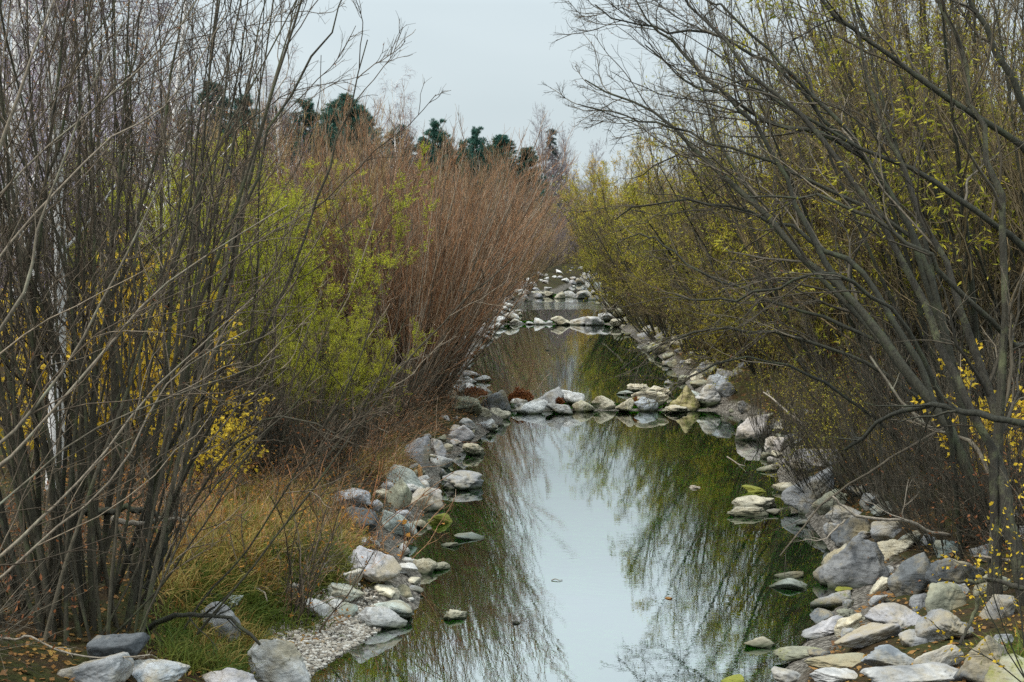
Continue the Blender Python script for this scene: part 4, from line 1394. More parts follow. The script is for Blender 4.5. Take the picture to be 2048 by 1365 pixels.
for i, (px, Y, s, k) in enumerate([(775, 35.5, .95, 2), (715, 38, 1.04, 0), (800, 39, 1.02, 3), (655, 42, 1.1, 1)]):
    place(RED[k], 'red_willow', spot(px, Y), f'russet leafless willow shrub between the yellow green bushes and the weir, {ORD[i]} to stand there', 'shrub', 'russet shrubs by the near weir', s, rg.uniform(0, 6.3))
ys = [37.5, 40.5, 44.5, 49, 54, 60, 67, 75, 84, 94, 104]
for i, y in enumerate(ys):
    kind = [OCH[1], RED[3], RED[0], RED[1], GREY[0], RED[2], OCH[0], RED[3], RED[1], OCH[1], RED[0], GREY[1], RED[2]][i]
    x = float(xl(y)) - 5.0 - rg.uniform(0, 1.2)
    place(kind, 'red_willow', (x, y, ground(x, y)), f'taller leafless willow shrub behind the water row, {ORD[i]} from the near weir', 'shrub',
          'second row of bare willow shrubs', (1.1 if y < 56 else 1.22) * rg.uniform(.92, 1.1), rg.uniform(0, 6.3))
# violet-grey shrubs that close the view where the stream bends
for i, (px, Y, s) in enumerate([(1015, 128, 1.25), (1040, 140, 1.2), (1050, 158, 1.3), (1080, 168, 1.35), (1110, 176, 1.3), (1140, 186, 1.4), (1040, 185, 1.6), (1090, 200, 1.6), (1165, 205, 1.5), (1130, 215, 1.7), (1010, 178, 1.7), (1075, 150, 1.1), (1150, 196, 1.9), (1060, 205, 2.0), (1120, 208, 2.0)]):
    place(GREY[i % 2], 'grey_willow', spot(px, Y), f'violet grey leafless shrub closing the bend, {ORD[i]} counted from the grey stones', 'shrub', 'grey shrubs at the bend', s, rg.uniform(0, 6.3))
# the yellow-green leafy bushes on the left bank
place(GRN[0], 'osier_bush', spot(508, 31), 'tall yellow green leafy bush rising beside the red brown shrubs', 'shrub', 'yellow green bushes', 1.05, .4)
place(GRN[1], 'osier_bush', spot(430, 36.5), 'yellow green leafy bush behind the bare fan, paler at its top', 'shrub', 'yellow green bushes', 1.12, 2.0)
place(GRN[1], 'osier_bush', spot(655, 29.5), 'lower green leafy bush drooping to the stones at the water', 'shrub', 'yellow green bushes', .5, 1.1)
place(GRN[0], 'osier_bush', spot(655, 28.5), 'small green bush in the shade under the tall yellow green one', 'shrub', 'yellow green bushes', .45, 3.1)
LILAC = DRK[1][1][1].copy()
LILAC.materials.clear()
LILAC.materials.append(M['twig_lilac'])
# behind on the left: dark scrub, birches, pines
for i, (px, Y, s) in enumerate([(40, 42, 1.2), (230, 36, .95), (330, 37, 1.1), (430, 38, 1.15), (90, 40, 1.3), (200, 43, 1.35), (310, 45, 1.4), (410, 48, 1.5), (500, 50, 1.5),
                                (560, 46, 1.3), (640, 48, 1.35), (290, 58, 1.8)]):
    place(DRK[i % 2] if i % 3 else [(DRK[1][0][0], DRK[1][0][1], M['bark_dark']), ('crown', LILAC, M['twig_lilac'])], 'dark_shrub', spot(px, Y), f'dark leafless shrub in the thicket behind the near willows, {ORD[i]} inward', 'shrub', 'dark thicket behind the near willows', s, rg.uniform(0, 6.3))
for i, (px, Y, s, lab) in enumerate([
        (97, 21.5, .8, 'white trunked birch, the stoutest, standing behind the near willow fan'),
        (322, 36, .72, 'slimmer birch with orange leaves before the bluish hill'),
        (-20, 44, 1.1, 'birch at the frame edge with lilac drooping twigs'),
        (190, 54, 1.1, 'birch with lilac crown behind the stoutest white trunk'),
        (250, 62, .95, 'birch with lilac crown and orange leaves near the hill slope'),
        (30, 60, 1.2, 'birch standing deep behind the frame edge willow'),
        (535, 62, .62, 'low birch with orange leaves above the yellow green bush'),
        (585, 66, .6, 'small orange leaved birch beside the dark pines'),
        (775, 72, .66, 'thin bare birch rising above the red brown shrubs')]):
    place(BIRCH[i % 2], 'birch_tree', spot(px, Y), lab, 'tree', 'birches behind the near willows', s, rg.uniform(0, 6.3))
for i, (px, py, Y, w, lab) in enumerate([
        (430, 182, 92, 1.0, 'dark pine showing between the bare willow stems'),
        (350, 215, 88, 1.1, 'dark pine lowest on the hill side, behind birch twigs'),
        (620, 214, 108, .9, 'dark pine with a forked top above the orange leaves'),
        (690, 205, 114, 1.2, 'broadest dark pine, flat topped, above the red brown shrubs'),
        (585, 245, 104, .8, 'low dark pine wedged before the fork topped one'),
        (480, 205, 96, 1.0, 'dark pine between the bare stems and the head of the row'),
        (720, 225, 118, .8, 'narrow dark pine crowding the broadest one'),
        (540, 225, 100, 1.0, 'dark pine at the head of the long row, above the green bush'),
        (655, 232, 106, 1.0, 'shorter dark pine filling the row before the broadest one'),
        (800, 262, 128, 1.0, 'dark pine at the dip of the row above the russet shrubs'),
        (745, 236, 120, 1.1, 'dark pine right beside the broadest one'),
        (875, 250, 138, .85, 'slim dark pine standing over the middle of the shrub row'),
        (850, 285, 134, .8, 'lower pine leaning on the slim dark one'),
        (812, 275, 130, .8, 'lower pine in the dip of the row'),
        (925, 290, 145, .8, 'lower pine between the slim one and the stepped one'),
        (980, 300, 155, .8, 'lower pine left of the rounded blue green one'),
        (905, 300, 140, .8, 'lower pine beyond the slim dark one'),
        (950, 265, 150, .75, 'slim dark pine with stepped outline, alone over the shrubs'),
        (1005, 280, 160, 1.15, 'blue green pine with rounded crown at the end of the row'),
        (1042, 305, 163, 1.15, 'broad blue green pine, last of the row, sloping to the gap')]):
    x, y, g = spot(px, Y)
    H = CAMZ + (480 - py) / FPX * Y - g
    place(PINE[i % 3], 'pine_tree', (x, y, g), lab, 'tree', 'pines behind the shrub bank', (H / 13.7 * w * 1.6, H / 13.7 * w * 1.6, H / 13.7), rg.uniform(0, 6.3))
x, y, g = spot(1112, 205)
place(SPRUCE[0], 'spruce_tree', (x, y, g), 'pale hazy spruce standing in the gap at the end of the stream', 'tree', None, (CAMZ + 220 / FPX * 205 - g) / 15.8, .5)
for i, (px, py, Y, lab) in enumerate([(1092, 235, 190, 'tall bare poplar before the hazy spruce'), (1140, 275, 198, 'bare poplar right of the hazy spruce'), (1065, 330, 215, 'faint bare poplar in the gap beside the last pine'),
                                      (1120, 300, 192, 'bare poplar standing before the foot of the hazy spruce'),
                                      (1180, 300, 180, 'bare poplar partly behind the golden willow')]):
    x, y, g = spot(px, Y)
    place(POPLAR[0], 'poplar_tree', (x, y, g), lab, 'tree', 'bare poplars in the gap', (CAMZ + (480 - py) / FPX * Y - g) / 15, rg.uniform(0, 6.3))
# right bank: leafy willows hanging over the water
ys = [38.5, 42.5, 47, 52, 57.5, 63.5, 70, 77, 85, 94, 104, 115, 127, 140, 155]
for i, y in enumerate(ys):
    x = float(xr(y)) + (3.4 if y < 46 else 1.6 if y < 60 else 1.1) + rg.uniform(0, .9)
    s = np.interp(y, [36, 47, 90, 155], [.62, .85, 1.05, 1.25]) * rg.uniform(.93, 1.08)
    place(OLV[i % 4], 'leafy_willow', (x, y, ground(x, y)), f'olive leaved willow hanging over the water, {ORD[i]} along its bank from the near end', 'tree', 'leafy willows over the water', s, rg.uniform(0, 6.3), (0, R(-3 if y < 46 else -8)))
ys = [33, 37, 41.5, 46.5, 52, 58, 65, 73, 82, 92, 103, 115, 128, 142, 158]
for i, y in enumerate(ys):
    x = float(xr(y)) + 6.5 + rg.uniform(0, 1.5)
    s = np.interp(y, [30, 45, 90, 160], [1.05, 1.2, 1.35, 1.5]) * rg.uniform(.93, 1.08)
    kind = OCH[i % 2] if i in (6, 9, 11, 13) else (BARE[i % 3] if i % 3 else OLV[(i + 1) % 4])
    place(kind, 'leafy_willow', (x, y, ground(x, y)), f'taller autumn willow behind the overhanging row, {ORD[i]} from the near end', 'tree', 'second row of autumn willows', s, rg.uniform(0, 6.3), (0, R(-5)))
for i, (px, Y, s) in enumerate([(1500, 27, 1.0), (1850, 34, 1.0), (1900, 31, 1.2), (2040, 27, 1.3), (2140, 30, 1.4), (1740, 37, 1.15), (1880, 40, 1.5), (1980, 42, 1.8), (2100, 38, 1.7),
                                (1650, 43, 1.2), (1580, 51, 1.3), (1720, 54, 1.6), (1900, 56, 2.0), (1500, 60, 1.35), (2060, 54, 2.0)][0:]):
    if i == 0:
        continue
    kind = [BARE[0], BARE[2], BARE[1], OLV[2], BARE[2], OLV[1], BARE[0]][i % 7]
    place(kind, 'leafy_willow', spot(px, Y), f'tall yellowing willow in the wood behind the leaning trunks, {ORD[i - 1]} inward', 'tree', 'wood behind the leaning willows', s, rg.uniform(0, 6.3), (0, R(5)))
# golden crown where the right bank turns
GOLD = broom(320, 6.8, 40, 40, .6, bspec(9, 8, 3, .36, .42), (M['bark_brown'], M['twig_gold']), .03, dict(k=3, L=.12, W=.035, droop=.4, keep=.8, m=M['leaf_gold']))
place(GOLD, 'golden_willow', spot(1228, 150), 'golden leaved willow glowing at the turn of the stream', 'tree', 'golden willows at the turn', 1.45, .7)
place(GOLD, 'golden_willow', spot(1262, 128), 'golden leaved willow rising taller behind the olive row', 'tree', 'golden willows at the turn', 1.7, 2.7)
for i, (y, off, s) in enumerate([(33.5, 3.0, .36), (38, 2.2, .4), (42, 1.6, .42), (46, 1.3, .46), (50, 1.1, .5), (54.5, 1.0, .52), (59, .9, .55), (64, .8, .6), (70, .8, .6), (77, .7, .65), (85, .7, .7)]):
    x = float(xr(y)) + off
    place(OLV[(i + 2) % 4], 'leafy_bush', (x, y, ground(x, y)), f'low leafy bush among stones at the water, {ORD[i]} along its bank from the weir', 'bush', 'low bushes on the leafy bank', s, rg.uniform(0, 6.3), (0, R(-12)))
for i, (px, Y, s) in enumerate([(1655, 26, .36), (1745, 24.5, .42), (1830, 22.5, .42), (1905, 20.5, .42), (1975, 23, .62), (1610, 30, .42), (1545, 34, .42), (1880, 26, .7), (1760, 29, .7), (2040, 19, .4)]):
    place(DRK[i % 2], 'dark_shrub', spot(px, Y), f'dark tangled shrub on the boulder bank under the leaning willows, {ORD[i]} to stand there', 'shrub', 'dark shrubs under the leaning willows', s, rg.uniform(0, 6.3), (0, R(-14)))
for i, (px, Y, s) in enumerate([(360, 26.5, .42), (450, 25.5, .36), (530, 25.2, .36), (600, 26, .38), (670, 26.5, .34), (720, 28.5, .36), (410, 28.5, .5), (560, 28, .5), (640, 29, .5), (770, 32, .4)]):
    place(DRK[i % 2], 'dark_shrub', spot(px, Y), f'dark low shrub behind the grass mound under the green bush, {ORD[i]} to stand there', 'shrub', 'dark low shrubs behind the grass mound', s, rg.uniform(0, 6.3))
# yellow maple saplings
for i, (px, Y, s, lab) in enumerate([
        (150, 24, 1.15, 'yellow leaved maple sapling before the white birch trunk'), (235, 23, 1.2, 'yellow maple sapling with red leaves among the willow stems'),
        (320, 25, .95, 'thin yellow leaved sapling between the grey stems'), (30, 23, .9, 'yellow leaved sapling at the frame edge'),
        (400, 21.5, .62, 'low yellow leaved sapling above the grass mound'), (440, 23, .5, 'lowest yellow sapling by the grass mound, few leaves'),
        (1800, 25, .32, 'yellow leaved sapling under the leaning willows'), (1860, 28, .4, 'orange yellow sapling deep under the leaning willows'), (1990, 22, .7, 'yellow sapling behind the ridged willow trunk')]):
    place(MAPLE[i % 2], 'maple_sapling', spot(px, Y), lab, 'sapling', 'yellow saplings', s, rg.uniform(0, 6.3))
#@@PART4
# ------------------------------------------------------------------ yellow shoots at the near right edge
def shoots(name, label, cat, group, limbs, r0, spec, mats, leaf, base=None):
    S = [(wpath(pts, 10, .01), r0, .003) for pts in limbs]
    b = base if base is not None else S[0][0][0]
    return multi_stem(name, label, cat, group, b, S, spec, mats, leaf, 5)


SH = [dict(k=11, t0=.2, t1=1, a=(20, 60), ratio=.35, n=5, trop=(0, 0, .1), wob=.4, rr=.6, rmin=.002, s=3)]
shoots('yellow_bush', 'slender shoots with small bright yellow leaves before the ridged trunk', 'bush', None,
       [[(2075, 1400, 12), (2050, 1280, 12), (2030, 1120, 12.1), (2022, 980, 12.2), (2015, 870, 12.3)],
        [(2080, 1400, 12.1), (2010, 1290, 12), (1970, 1210, 12), (1935, 1150, 12.1), (1905, 1120, 12.2)],
        [(2085, 1400, 12.1), (2000, 1330, 11.9), (1950, 1300, 11.9), (1900, 1280, 12), (1860, 1240, 12)],
        [(2085, 1390, 12.2), (2060, 1180, 12.2), (2050, 1050, 12.3), (2044, 960, 12.4), (2036, 840, 12.5)],
        [(2070, 1400, 12.2), (2000, 1240, 12.3), (1985, 1130, 12.3), (2000, 1040, 12.4), (2026, 950, 12.4)]], .007, SH,
       (M['bark_dark'], M['twig_dark']), dict(k=5, L=.042, W=.027, droop=.4, keep=.9, m=M['leaf_yellow']))
SH2 = [dict(k=8, t0=.15, t1=1, a=(15, 50), ratio=.4, n=5, trop=(0, 0, .2), wob=.4, rr=.6, rmin=.003, s=3)]
# the bare twiggy bush by the gravel beach, and the red one at the water
p, S = fan(548, 1236, 16, (-40, 40), (1.1, 2.1), (.008, .015), .18, 71, .3, 35, 10, .3)
multi_stem('twiggy_bush', 'small bare dark bush at the head of the gravel beach', 'bush', None, p, S, SH2 + [dict(k=4, t0=.2, t1=1, a=(15, 50), ratio=.5, n=4, trop=(0, 0, .1), wob=.4, rr=.7, rmin=.0022, s=3)],
           (M['twig_sallow'], M['twig_dark']), None, 5)
p, S = fan(757, 1098, 12, (-35, 45), (.7, 1.3), (.005, .009), .15, 72, .3, 35, 10, .3)
multi_stem('red_bush', 'low red twigged bush with round orange leaves beside the lilac boulder', 'bush', None, p, S, SH2, (M['twig_red'], M['twig_red']),
           dict(k=2, L=.09, W=.075, droop=.5, keep=.10, m=M['leaf_orange']), 5)
p, S = fan(668, 1072, 14, (-30, 45), (.9, 1.7), (.005, .009), .3, 73, .3, 35, 10, .3)
multi_stem('red_bush', 'dry reddish weeds standing between grass mound and lilac boulder', 'bush', None, p, S, SH2, (M['twig_red'], M['twig_dark']),
           dict(k=2, L=.05, W=.03, droop=.5, keep=.25, m=M['leaf_rust']), 5)
p, S = fan(1012, 792, 12, (-35, 35), (.8, 1.7), (.006, .01), .2, 74, .3, 35, 10, .3)
multi_stem('red_bush', 'small red twigged bush in the water behind the near weir', 'bush', None, p, S, SH2, (M['twig_red'], M['twig_red']), None, 5)

# ------------------------------------------------------------------ driftwood and fallen branches
DRIFT = [
    ('dead_branch', 'dark dead branch dipping its tip into the green pool', 'twig_dark', .022, 22.0,
     [(1900, 850, 21), (1800, 905, 20.6), (1765, 928, 20.4), (1685, 978, 20), (1640, 1013, 19.5), (1600, 1063, 19), (1560, 1112, 18.7)], 6),
    ('dead_branch', 'pale forked driftwood lying across the boulders under the leaning willow', 'drift', .03, 20,
     [(1900, 1072, 19.6), (1850, 1060, 19.4), (1800, 1041, 19.2), (1730, 1036, 19), (1685, 1013, 19), (1665, 993, 19)], 3),
    ('dead_branch', 'thin pale branch reaching over the pool edge below the forked driftwood', 'drift', .014, 19,
     [(1690, 1040, 19.2), (1675, 1055, 19), (1645, 1080, 18.8), (1610, 1079, 18.7)], 2),
    ('dead_branch', 'straight white driftwood slanting down the bank past the near weir', 'drift', .04, 30,
     [(1650, 885, 30), (1620, 863, 31), (1580, 828, 32), (1527, 785, 33)], 2),
    ('dead_branch', 'long twisted pale bough lying back against the willow trunk', 'bark_pale', .034, 21,
     [(2000, 985, 18.6), (1975, 938, 18.8), (1940, 882, 19.2), (1865, 858, 20), (1820, 823, 20.5), (1780, 773, 21), (1740, 713, 21.5)], 5),
    ('dead_branch', 'dark bough arching level over the near boulders from the frame edge', 'bark_dark', .045, 16,
     [(2120, 860, 15), (2048, 848, 15.3), (2000, 840, 15.5), (1940, 828, 15.8), (1880, 813, 16.2), (1825, 820, 16.5), (1775, 835, 16.8), (1725, 868, 17), (1690, 900, 17.2)], 8),
    ('dead_branch', 'brown snapped bough jutting in over the slate boulders', 'bark_ridge', .035, 15,
     [(2130, 1200, 14.4), (2048, 1178, 14.5), (2000, 1165, 14.6), (1930, 1163, 14.8), (1880, 1158, 15)], 1),
    ('dead_branch', 'hanging dark stick standing before the tall pale slab', 'bark_ridge', .024, 14,
     [(1958, 1195, 14.4), (1950, 1225, 14.4), (1930, 1265, 14.3), (1915, 1300, 14.2), (1897, 1338, 14.2)], 1),
    ('dead_branch', 'short pale bough end above the brown snapped one', 'drift', .025, 16,
     [(2120, 1140, 15.6), (2048, 1125, 15.7), (2000, 1119, 15.9), (1947, 1113, 16)], 0),
    ('dead_branch', 'slanting grey driftwood pole at the second weir', 'drift', .06, 78,
     [(1260, 585, 76), (1235, 607, 76.5), (1204, 630, 77)], 1),
    ('dead_branch', 'bleached broken branch hanging level in the near willow fan', 'drift', .035, 15.4,
     [(225, 1036, 15.4), (262, 1047, 15.3), (300, 1046, 15.2), (345, 1038, 15.1), (372, 1040, 15)], 1),
    ('dead_branch', 'dark dead log lying behind the bleached broken branch', 'bark_dark', .05, 16,
     [(150, 1018, 16.2), (215, 1022, 16.1), (280, 1020, 16), (318, 1034, 15.9)], 2),
    ('dead_branch', 'broken crooked stick below the bleached branch', 'bark_ridge', .022, 15.2,
     [(232, 1052, 15.2), (255, 1110, 15.2), (265, 1145, 15.2), (290, 1175, 15.1), (312, 1204, 15.1)], 1),
    ('dead_branch', 'black slanting dead stem leaning out of the dark boulder', 'bark_dark', .06, 16,
     [(235, 1290, 15.8), (270, 1240, 15.8), (305, 1160, 15.9), (330, 1090, 16), (352, 1020, 16.1)], 5),
    ('dead_branch', 'dark bough arching low over grass beside the tall grey slab', 'bark_dark', .035, 15,
     [(262, 1286, 15.2), (310, 1250, 15), (350, 1233, 14.8), (400, 1230, 14.7), (460, 1238, 14.6), (520, 1290, 14.4)], 6),
    ('dead_branch', 'pale dead branch lying on the grass above the twiggy bush', 'drift', .018, 18,
     [(466, 1150, 18), (490, 1168, 17.8), (515, 1178, 17.6), (530, 1188, 17.5), (535, 1205, 17.4)], 2),
    ('dead_branch', 'thin pale stem across the bottom corner under the willow foot', 'drift', .014, 13.4,
     [(-30, 1270, 13.6), (30, 1280, 13.5), (60, 1272, 13.5), (115, 1300, 13.4), (200, 1315, 13.4), (300, 1310, 13.3)], 4),
    ('dead_branch', 'long grey stick lying over the stones at the bank end of the near weir', 'drift', .03, 41,
     [(890, 808, 40.5), (930, 803, 40.8), (970, 794, 41), (1002, 784, 41.4)], 1),
    ('dead_branch', 'bare twig lying in the pool below the pinkish boulder', 'drift', .012, 24,
     [(1454, 914, 24.6), (1478, 929, 24.2), (1490, 931, 24)], 2),
]
for nm, lab, mt, r0, _d, pts, k in DRIFT:
    P = wpath(pts, 16, r0 * .35)
    b = P[0].copy()
    rad = taper(1, 16, r0, r0 * .45)[0] * (1 + .1 * np.sin(np.linspace(0, 23, 16)))
    pieces = [closed_tube(P - b, rad, 8)]
    if k:
        lv = limb_levels(P[None], rad[None], [dict(k=k, t0=.3, t1=.95, a=(25, 60), ratio=.32, n=6, trop=(0, 0, .1), wob=.4, rr=.5, rmin=.004, s=4),
                                              dict(k=3, t0=.3, t1=1, a=(20, 55), ratio=.5, n=4, trop=(0, 0, .1), wob=.4, rr=.6, rmin=.0025, s=3)])
        pieces += [tubes(p - b, r, s) for p, r, s in lv]
    o = link(nm, cat_mesh(nm, pieces), M[mt])
    o.location = b
    tag(o, lab, 'branch', 'dead branches')

# the orange-brown stake in the water
b = hit(842, 962)
P = np.array([b + (0, 0, -.3), b + (-.01, 0, .1), b + (-.03, 0, .26)])
P = resample(np.vstack([P, at(836, 933, b[1])]), 8)
o = link('wooden_stake', cat_mesh('wooden_stake', [closed_tube(P - b, np.linspace(.05, .042, 8) * (1 + .1 * np.sin(np.arange(8) * 2.1)), 8)]), M['stake'])
o.location = b
tag(o, 'short orange brown wooden stake standing in the water by the long slab', 'stake')


# ------------------------------------------------------------------ leaf heaps
def leaf_heap(cx, yb, w, h, label, seed):
    r = np.random.default_rng(seed)
    p = hit(cx, yb)
    W = w / FPX * p[1]
    Hh = h / FPX * p[1]
    n = 900
    a = r.uniform(0, 6.283, n)
    q = np.sqrt(r.random(n))
    x = np.cos(a) * q * W / 2
    y = np.sin(a) * q * W * .4
    z = Hh * np.maximum(0, 1 - q ** 2.2) * r.uniform(.2, 1, n)
    pos = np.stack([x, y, z], -1)
    d = nrm(r.normal(0, 1, (n, 3)) * np.array([1, 1, .6]))
    u = nrm(np.cross(d, r.normal(0, 1, (n, 3))))
    L = (.10 * r.uniform(.6, 1.4, n))[:, None]
    V = np.stack([pos, pos + d * L * .5 + u * L * .3, pos + d * L, pos + d * L * .5 - u * L * .3], 1).reshape(-1, 3)
    o = link('fallen_leaves_heap', mesh('fallen_leaves_heap', V, np.arange(n * 4).reshape(n, 4), False), M['leaf_rust'])
    o.location = p + np.array([0, W * .3, -.02])
    tag(o, label, 'leaf heap', 'rust coloured leaf heaps')


leaf_heap(1041, 800, 52, 24, 'heap of rust red leaves caught on top of the near weir', 1)
leaf_heap(946, 790, 56, 13, 'low heap of rust red leaves at the bank end of the near weir', 2)
leaf_heap(1117, 813, 14, 10, 'small clump of rust leaves wedged between white weir boulders', 3)
leaf_heap(1277, 812, 18, 12, 'small clump of rust leaves beside the bluish pointed stone', 4)


def floater(px, py, w, label, kind, mt):
    p = hit(px, py)
    W = w / FPX * p[1]
    r = np.random.default_rng(int(px))
    if kind == 'twig':
        P = np.array([p + (-W / 2, 0, .006), p + (-W / 6, .03, .02), p + (W / 5, -.02, .012), p + (W / 2, .02, .008)])
        o = link('floating_twig', cat_mesh('floating_twig', [closed_tube(resample(P, 10) - p, np.linspace(.008, .004, 10), 6)]), mt)
        o.location = p
    else:
        D, F = ICO[3]
        V = D * np.array([W / 2, W / 3, W / 5]) * (1 + .35 * vnoise(D, int(px), 3, 1.6, .6))[:, None]
        o = link('floating_leaf_clump', mesh('floating_leaf_clump', V, F), mt)
        o.location = p
    tag(o, label, 'debris', None)


floater(1114, 1163, 22, 'thin dark twig floating alone in the mirrored sky', 'twig', M['twig_dark'])
floater(1338, 1198, 15, 'brown leaf clump floating in open water toward the boulders', 'clump', M['leaf_litter'])
floater(1033, 1248, 20, 'dark leaf clump floating in open water toward the gravel beach', 'clump', M['bark_dark'])
floater(1390, 977, 22, 'small tan debris floating in front of the green reflection', 'clump', M['drift'])
floater(1095, 702, 7, 'tiny dark clump floating on the second pool', 'clump', M['bark_dark'])


# ------------------------------------------------------------------ ground cover, past counting
def ribbons(pos, d, L, w, bend, r):
    """grass blades: three-segment ribbons that arch over"""
    n = len(pos)
    P = grow(pos, d, L, 4, (0, 0, -bend), .25, r)
    T = nrm(P[:, -1] - P[:, 0])
    u = nrm(np.cross(T, r.normal(0, 1, (n, 3))))
    wd = np.array([1, .8, .5, .06])[None, :, None] * w[:, None, None]
    A = P + u[:, None, :] * wd * .5
    B = P - u[:, None, :] * wd * .5
    V = np.stack([A, B], 2).reshape(-1, 3)
    i = np.arange(n * 8).reshape(n, 4, 2)
    F = np.stack([i[:, :-1, 0], i[:, :-1, 1], i[:, 1:, 1], i[:, 1:, 0]], -1).reshape(-1, 4)
    return V, F


def on_bank(px0, px1, py0, py1, n, r, tuft=.11, per=26):
    pos = []
    m = max(1, n // per)
    for _ in range(m):
        q = hit(r.uniform(px0, px1), r.uniform(py0, py1))
        if q[2] < float(level(q[1])) + .12:
            continue
        xy = q[:2] + r.normal(0, tuft, (per, 2))
        pos.append(np.column_stack([xy, terrain(xy[:, 0], xy[:, 1]) - .02]))
    return np.concatenate(pos)


def grass(areas, m, label, seed, L=(.2, .5), w=(.011, .024), bend=1.1):
    r = np.random.default_rng(seed)
    pos = np.concatenate([on_bank(*a, r) for a in areas])
    n = len(pos)
    d = nrm(r.normal(0, .35, (n, 3)) + np.array([0, 0, 1]))
    V, F = ribbons(pos, d, r.uniform(*L, n), r.uniform(*w, n), bend, r)
    tag(link('grass', mesh('grass', V, F, False), m), label, 'grass', kind='stuff')


grass([(400, 640, 1000, 1130, 6000), (440, 640, 985, 1060, 1500), (330, 560, 1060, 1200, 3000), (400, 500, 1270, 1340, 1600), (640, 700, 1060, 1120, 900), (700, 800, 880, 960, 1500)],
      M['grass_gold'], 'dry golden grass on the near bank', 31)
grass([(560, 680, 1080, 1170, 4200), (400, 620, 1010, 1260, 6500), (330, 520, 1240, 1350, 3200), (640, 690, 1090, 1150, 1200), (2000, 2046, 1310, 1350, 300)],
      M['grass_green'], 'green grass between the stones of the near bank', 32, (.16, .4))


def litter():
    r = np.random.default_rng(41)
    n = 26000
    y = 12 + 50 * r.random(n) ** 1.6
    side = r.random(n) < .55
    off = .5 + 7 * r.random(n) ** 1.4
    x = np.where(side, xl(y) - off, xr(y) + off)
    z = terrain(x, y)
    pos = np.stack([x, y, z + .015], -1)
    d = nrm(r.normal(0, 1, (n, 3)) * np.array([1, 1, .3]))
    u = nrm(np.cross(d, np.array([0, 0, 1]) + r.normal(0, .4, (n, 3))))
    L = (.07 * r.uniform(.6, 1.4, n))[:, None]
    V = np.stack([pos, pos + d * L * .5 + u * L * .3, pos + d * L, pos + d * L * .5 - u * L * .3], 1).reshape(-1, 3)
    tag(link('fallen_leaves', mesh('fallen_leaves', V, np.arange(n * 4).reshape(n, 4), False), M['leaf_litter']), 'brown fallen leaves littering both banks', 'fallen leaves', kind='stuff')


litter()


def undergrowth(side, y0, y1, n, off, H, mt, label, seed, lean):
    r = np.random.default_rng(seed)
    y = y0 + (y1 - y0) * r.random(n) ** 1.3
    o = r.uniform(*off, n)
    x = xl(y) - o if side < 0 else xr(y) + o
    pos = np.stack([x, y, terrain(x, y) - .03], -1)
    d = nrm(r.normal(0, .55, (n, 3)) + np.array([lean, 0, .8]))
    L = r.uniform(*H, n)
    P = grow(pos, d, L, 6, (0, 0, -.1), .45, r)
    Rr = taper(n, 6, r.uniform(.003, .008, n), .0015)
    C, Cr = sprout(P, Rr, 4, .2, 1, (R(20), R(65)), .45, 4, (0, 0, 0), .45, .6, .002, r)
    V = [tubes(P, Rr, 3), tubes(C, Cr, 3)]
    tag(link('undergrowth', cat_mesh('undergrowth', V), mt), label, 'undergrowth', kind='stuff')
    return C


C1 = undergrowth(-1, 24.5, 60, 2800, (.9, 7), (.5, 1.7), M['twig_dark'], 'tangle of dark twigs under the near willows', 51, .15)
C2 = undergrowth(1, 17, 60, 4600, (2.3, 7.5), (.6, 2.0), M['twig_dark'], 'tangle of dark twigs under the leaning willows', 52, -.25)
C7 = undergrowth(1, 18.5, 31, 1500, (1.9, 6), (.8, 2.3), M['twig_dark'], 'dark arching twigs behind the boulders under the leaning willows', 57, -.5)
C3 = undergrowth(1, 27, 95, 2600, (.6, 3.2), (.6, 1.6), M['twig_olive'], 'brown weeds at the foot of the leafy willows', 53, -.2)
C5 = undergrowth(-1, 12.6, 19, 1500, (2.7, 7.5), (.5, 1.5), M['twig_dark'], 'tangle of dark twigs at the foot of the near fan', 55, .2)
C6 = undergrowth(-1, 17.5, 25, 850, (.7, 4.5), (.3, 1.0), M['twig_red'], 'dry weed stalks on the grass mound', 56, .1)
C4 = undergrowth(-1, 26, 110, 2400, (.6, 3), (.6, 1.6), M['twig_red'], 'red brown weeds at the foot of the shrub row', 54, .2)
for C, mt, lab, kp, sd in ((C2, 'leaf_rust', 'rusty leaves hanging in the twigs under the leaning willows', .28, 1), (C7, 'leaf_rust', 'rusty leaves hanging in the dark arching twigs', .18, 5),
                           (C6, 'leaf_orange', 'orange leaves on the weeds of the grass mound', .2, 6),
                           (C1, 'leaf_rust', 'rusty leaves hanging in the twigs under the near willows', .35, 2),
                           (C5, 'leaf_rust', 'rusty leaves hanging in the twigs at the foot of the near fan', .25, 4),
                           (C3, 'leaf_olive', 'small olive leaves on the weeds of the leafy bank', .9, 3)):
    v, f = leaves(C, 3, .06, .028, .6, keep=kp)
    tag(link('undergrowth_leaves', mesh('undergrowth_leaves', v, f, False), M[mt]), lab, 'undergrowth', kind='stuff')

# ------------------------------------------------------------------ air
HAZE = 0.0
if HAZE:
    m, nt, out = newmat('haze')
    pv = N(nt, 'VolumePrincipled')
    pv.inputs['Color'].default_value = (.80, .87, .95, 1)
    pv.inputs['Density'].default_value = HAZE
    pv.inputs['Anisotropy'].default_value = .2
    nt.links.new(pv.outputs[0], out.inputs['Volume'])
    x0, x1, y0, y1, z0, z1 = -1600, 1000, -80, 1900, -3, 345
    V = np.array([(x, y, z) for x in (x0, x1) for y in (y0, y1) for z in (z0, z1)])
    F = np.array([(0, 1, 3, 2), (4, 6, 7, 5), (0, 4, 5, 1), (2, 3, 7, 6), (0, 2, 6, 4), (1, 5, 7, 3)])
    tag(link('haze', mesh('haze', V, F, False), m), kind='stuff')

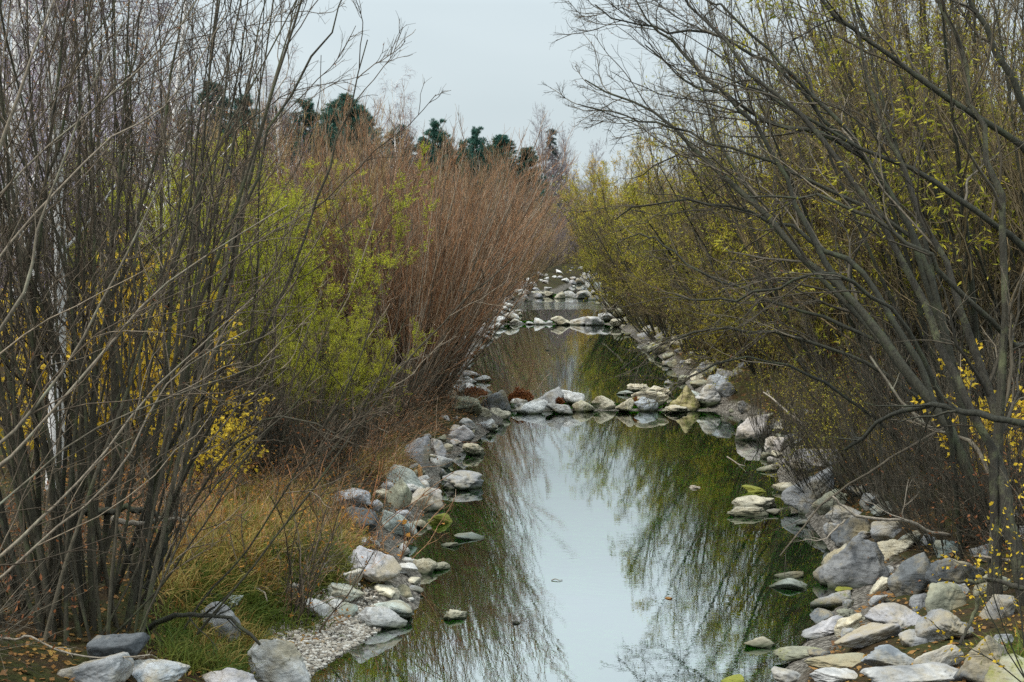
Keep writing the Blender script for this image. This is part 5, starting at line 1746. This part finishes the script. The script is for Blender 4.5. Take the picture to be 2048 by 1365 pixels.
# ------------------------------------------------------------------ sky and light
SUN_EL, SUN_AZ = 58.0, -120.0      # high, from behind and to the left, through thin cloud
w = bpy.data.worlds.new('World')
SC.world = w
w.use_nodes = True
nt = w.node_tree
nt.nodes.clear()
out = nt.nodes.new('ShaderNodeOutputWorld')
bg = nt.nodes.new('ShaderNodeBackground')
sky = nt.nodes.new('ShaderNodeTexSky')
sky.sky_type = 'NISHITA'
sky.sun_disc = False
sky.sun_elevation = R(SUN_EL)
sky.sun_rotation = R(SUN_AZ)
sky.air_density = 1.0
sky.dust_density = 3.0
hs = N(nt, 'HueSaturation')
hs.inputs['Saturation'].default_value = .5
nt.links.new(sky.outputs[0], hs.inputs['Color'])
tc = N(nt, 'TexCoord')
mp = N(nt, 'Mapping')
mp.inputs['Scale'].default_value = (1, 1, 2.5)
nt.links.new(tc.outputs['Generated'], mp.inputs['Vector'])
cl = noise(nt, mp.outputs[0], 2.2, 4, .5, .3)
cr = ramp(nt, [(.3, (3.85, 4.55, 4.9)), (.7, (4.8, 5.5, 5.8))])
nt.links.new(cl, cr.inputs[0])
c = mixrgb(nt, .9, hs.outputs[0], cr.outputs[0])
# an overcast sky brightens towards the zenith
sz = N(nt, 'SeparateXYZ')
nt.links.new(tc.outputs['Generated'], sz.inputs[0])
ze = ramp(nt, [(0, (.37, .36, .35)), (.09, (.34, .336, .33)), (.16, (.345, .343, .34)), (.25, (.56, .56, .56)), (.42, (.68, .68, .67)), (1, (1, .98, .96))])
nt.links.new(sz.outputs['Z'], ze.inputs[0])
c = mixrgb(nt, 1.0, c, ze.outputs[0], 'MULTIPLY')
c = mixrgb(nt, 1.0, c, (2.2, 2.2, 2.2), 'MULTIPLY')
nt.links.new(c, bg.inputs['Color'])
bg.inputs['Strength'].default_value = .1
nt.links.new(bg.outputs[0], out.inputs[0])

sun_d = bpy.data.lights.new('sun', 'SUN')
sun_d.energy = 1.5
sun_d.angle = R(14)
sun_d.color = (1, .95, .87)
sun = bpy.data.objects.new('sun', sun_d)
COL.objects.link(sun)
az = R(SUN_AZ)
sv = Vector((math.sin(az) * math.cos(R(SUN_EL)), math.cos(az) * math.cos(R(SUN_EL)), math.sin(R(SUN_EL))))
sun.rotation_euler = (-sv).to_track_quat('-Z', 'Y').to_euler()

SC.view_settings.view_transform = 'Standard'
SC.view_settings.look = 'None'
SC.view_settings.exposure = 1.1
SC.view_settings.gamma = 1.0
cy = SC.cycles
cy.max_bounces = 8
cy.diffuse_bounces = 3
cy.glossy_bounces = 3
cy.transmission_bounces = 4
cy.transparent_max_bounces = 8
cy.volume_bounces = 0
cy.caustics_reflective = False
cy.caustics_refractive = False
cy.use_denoising = False
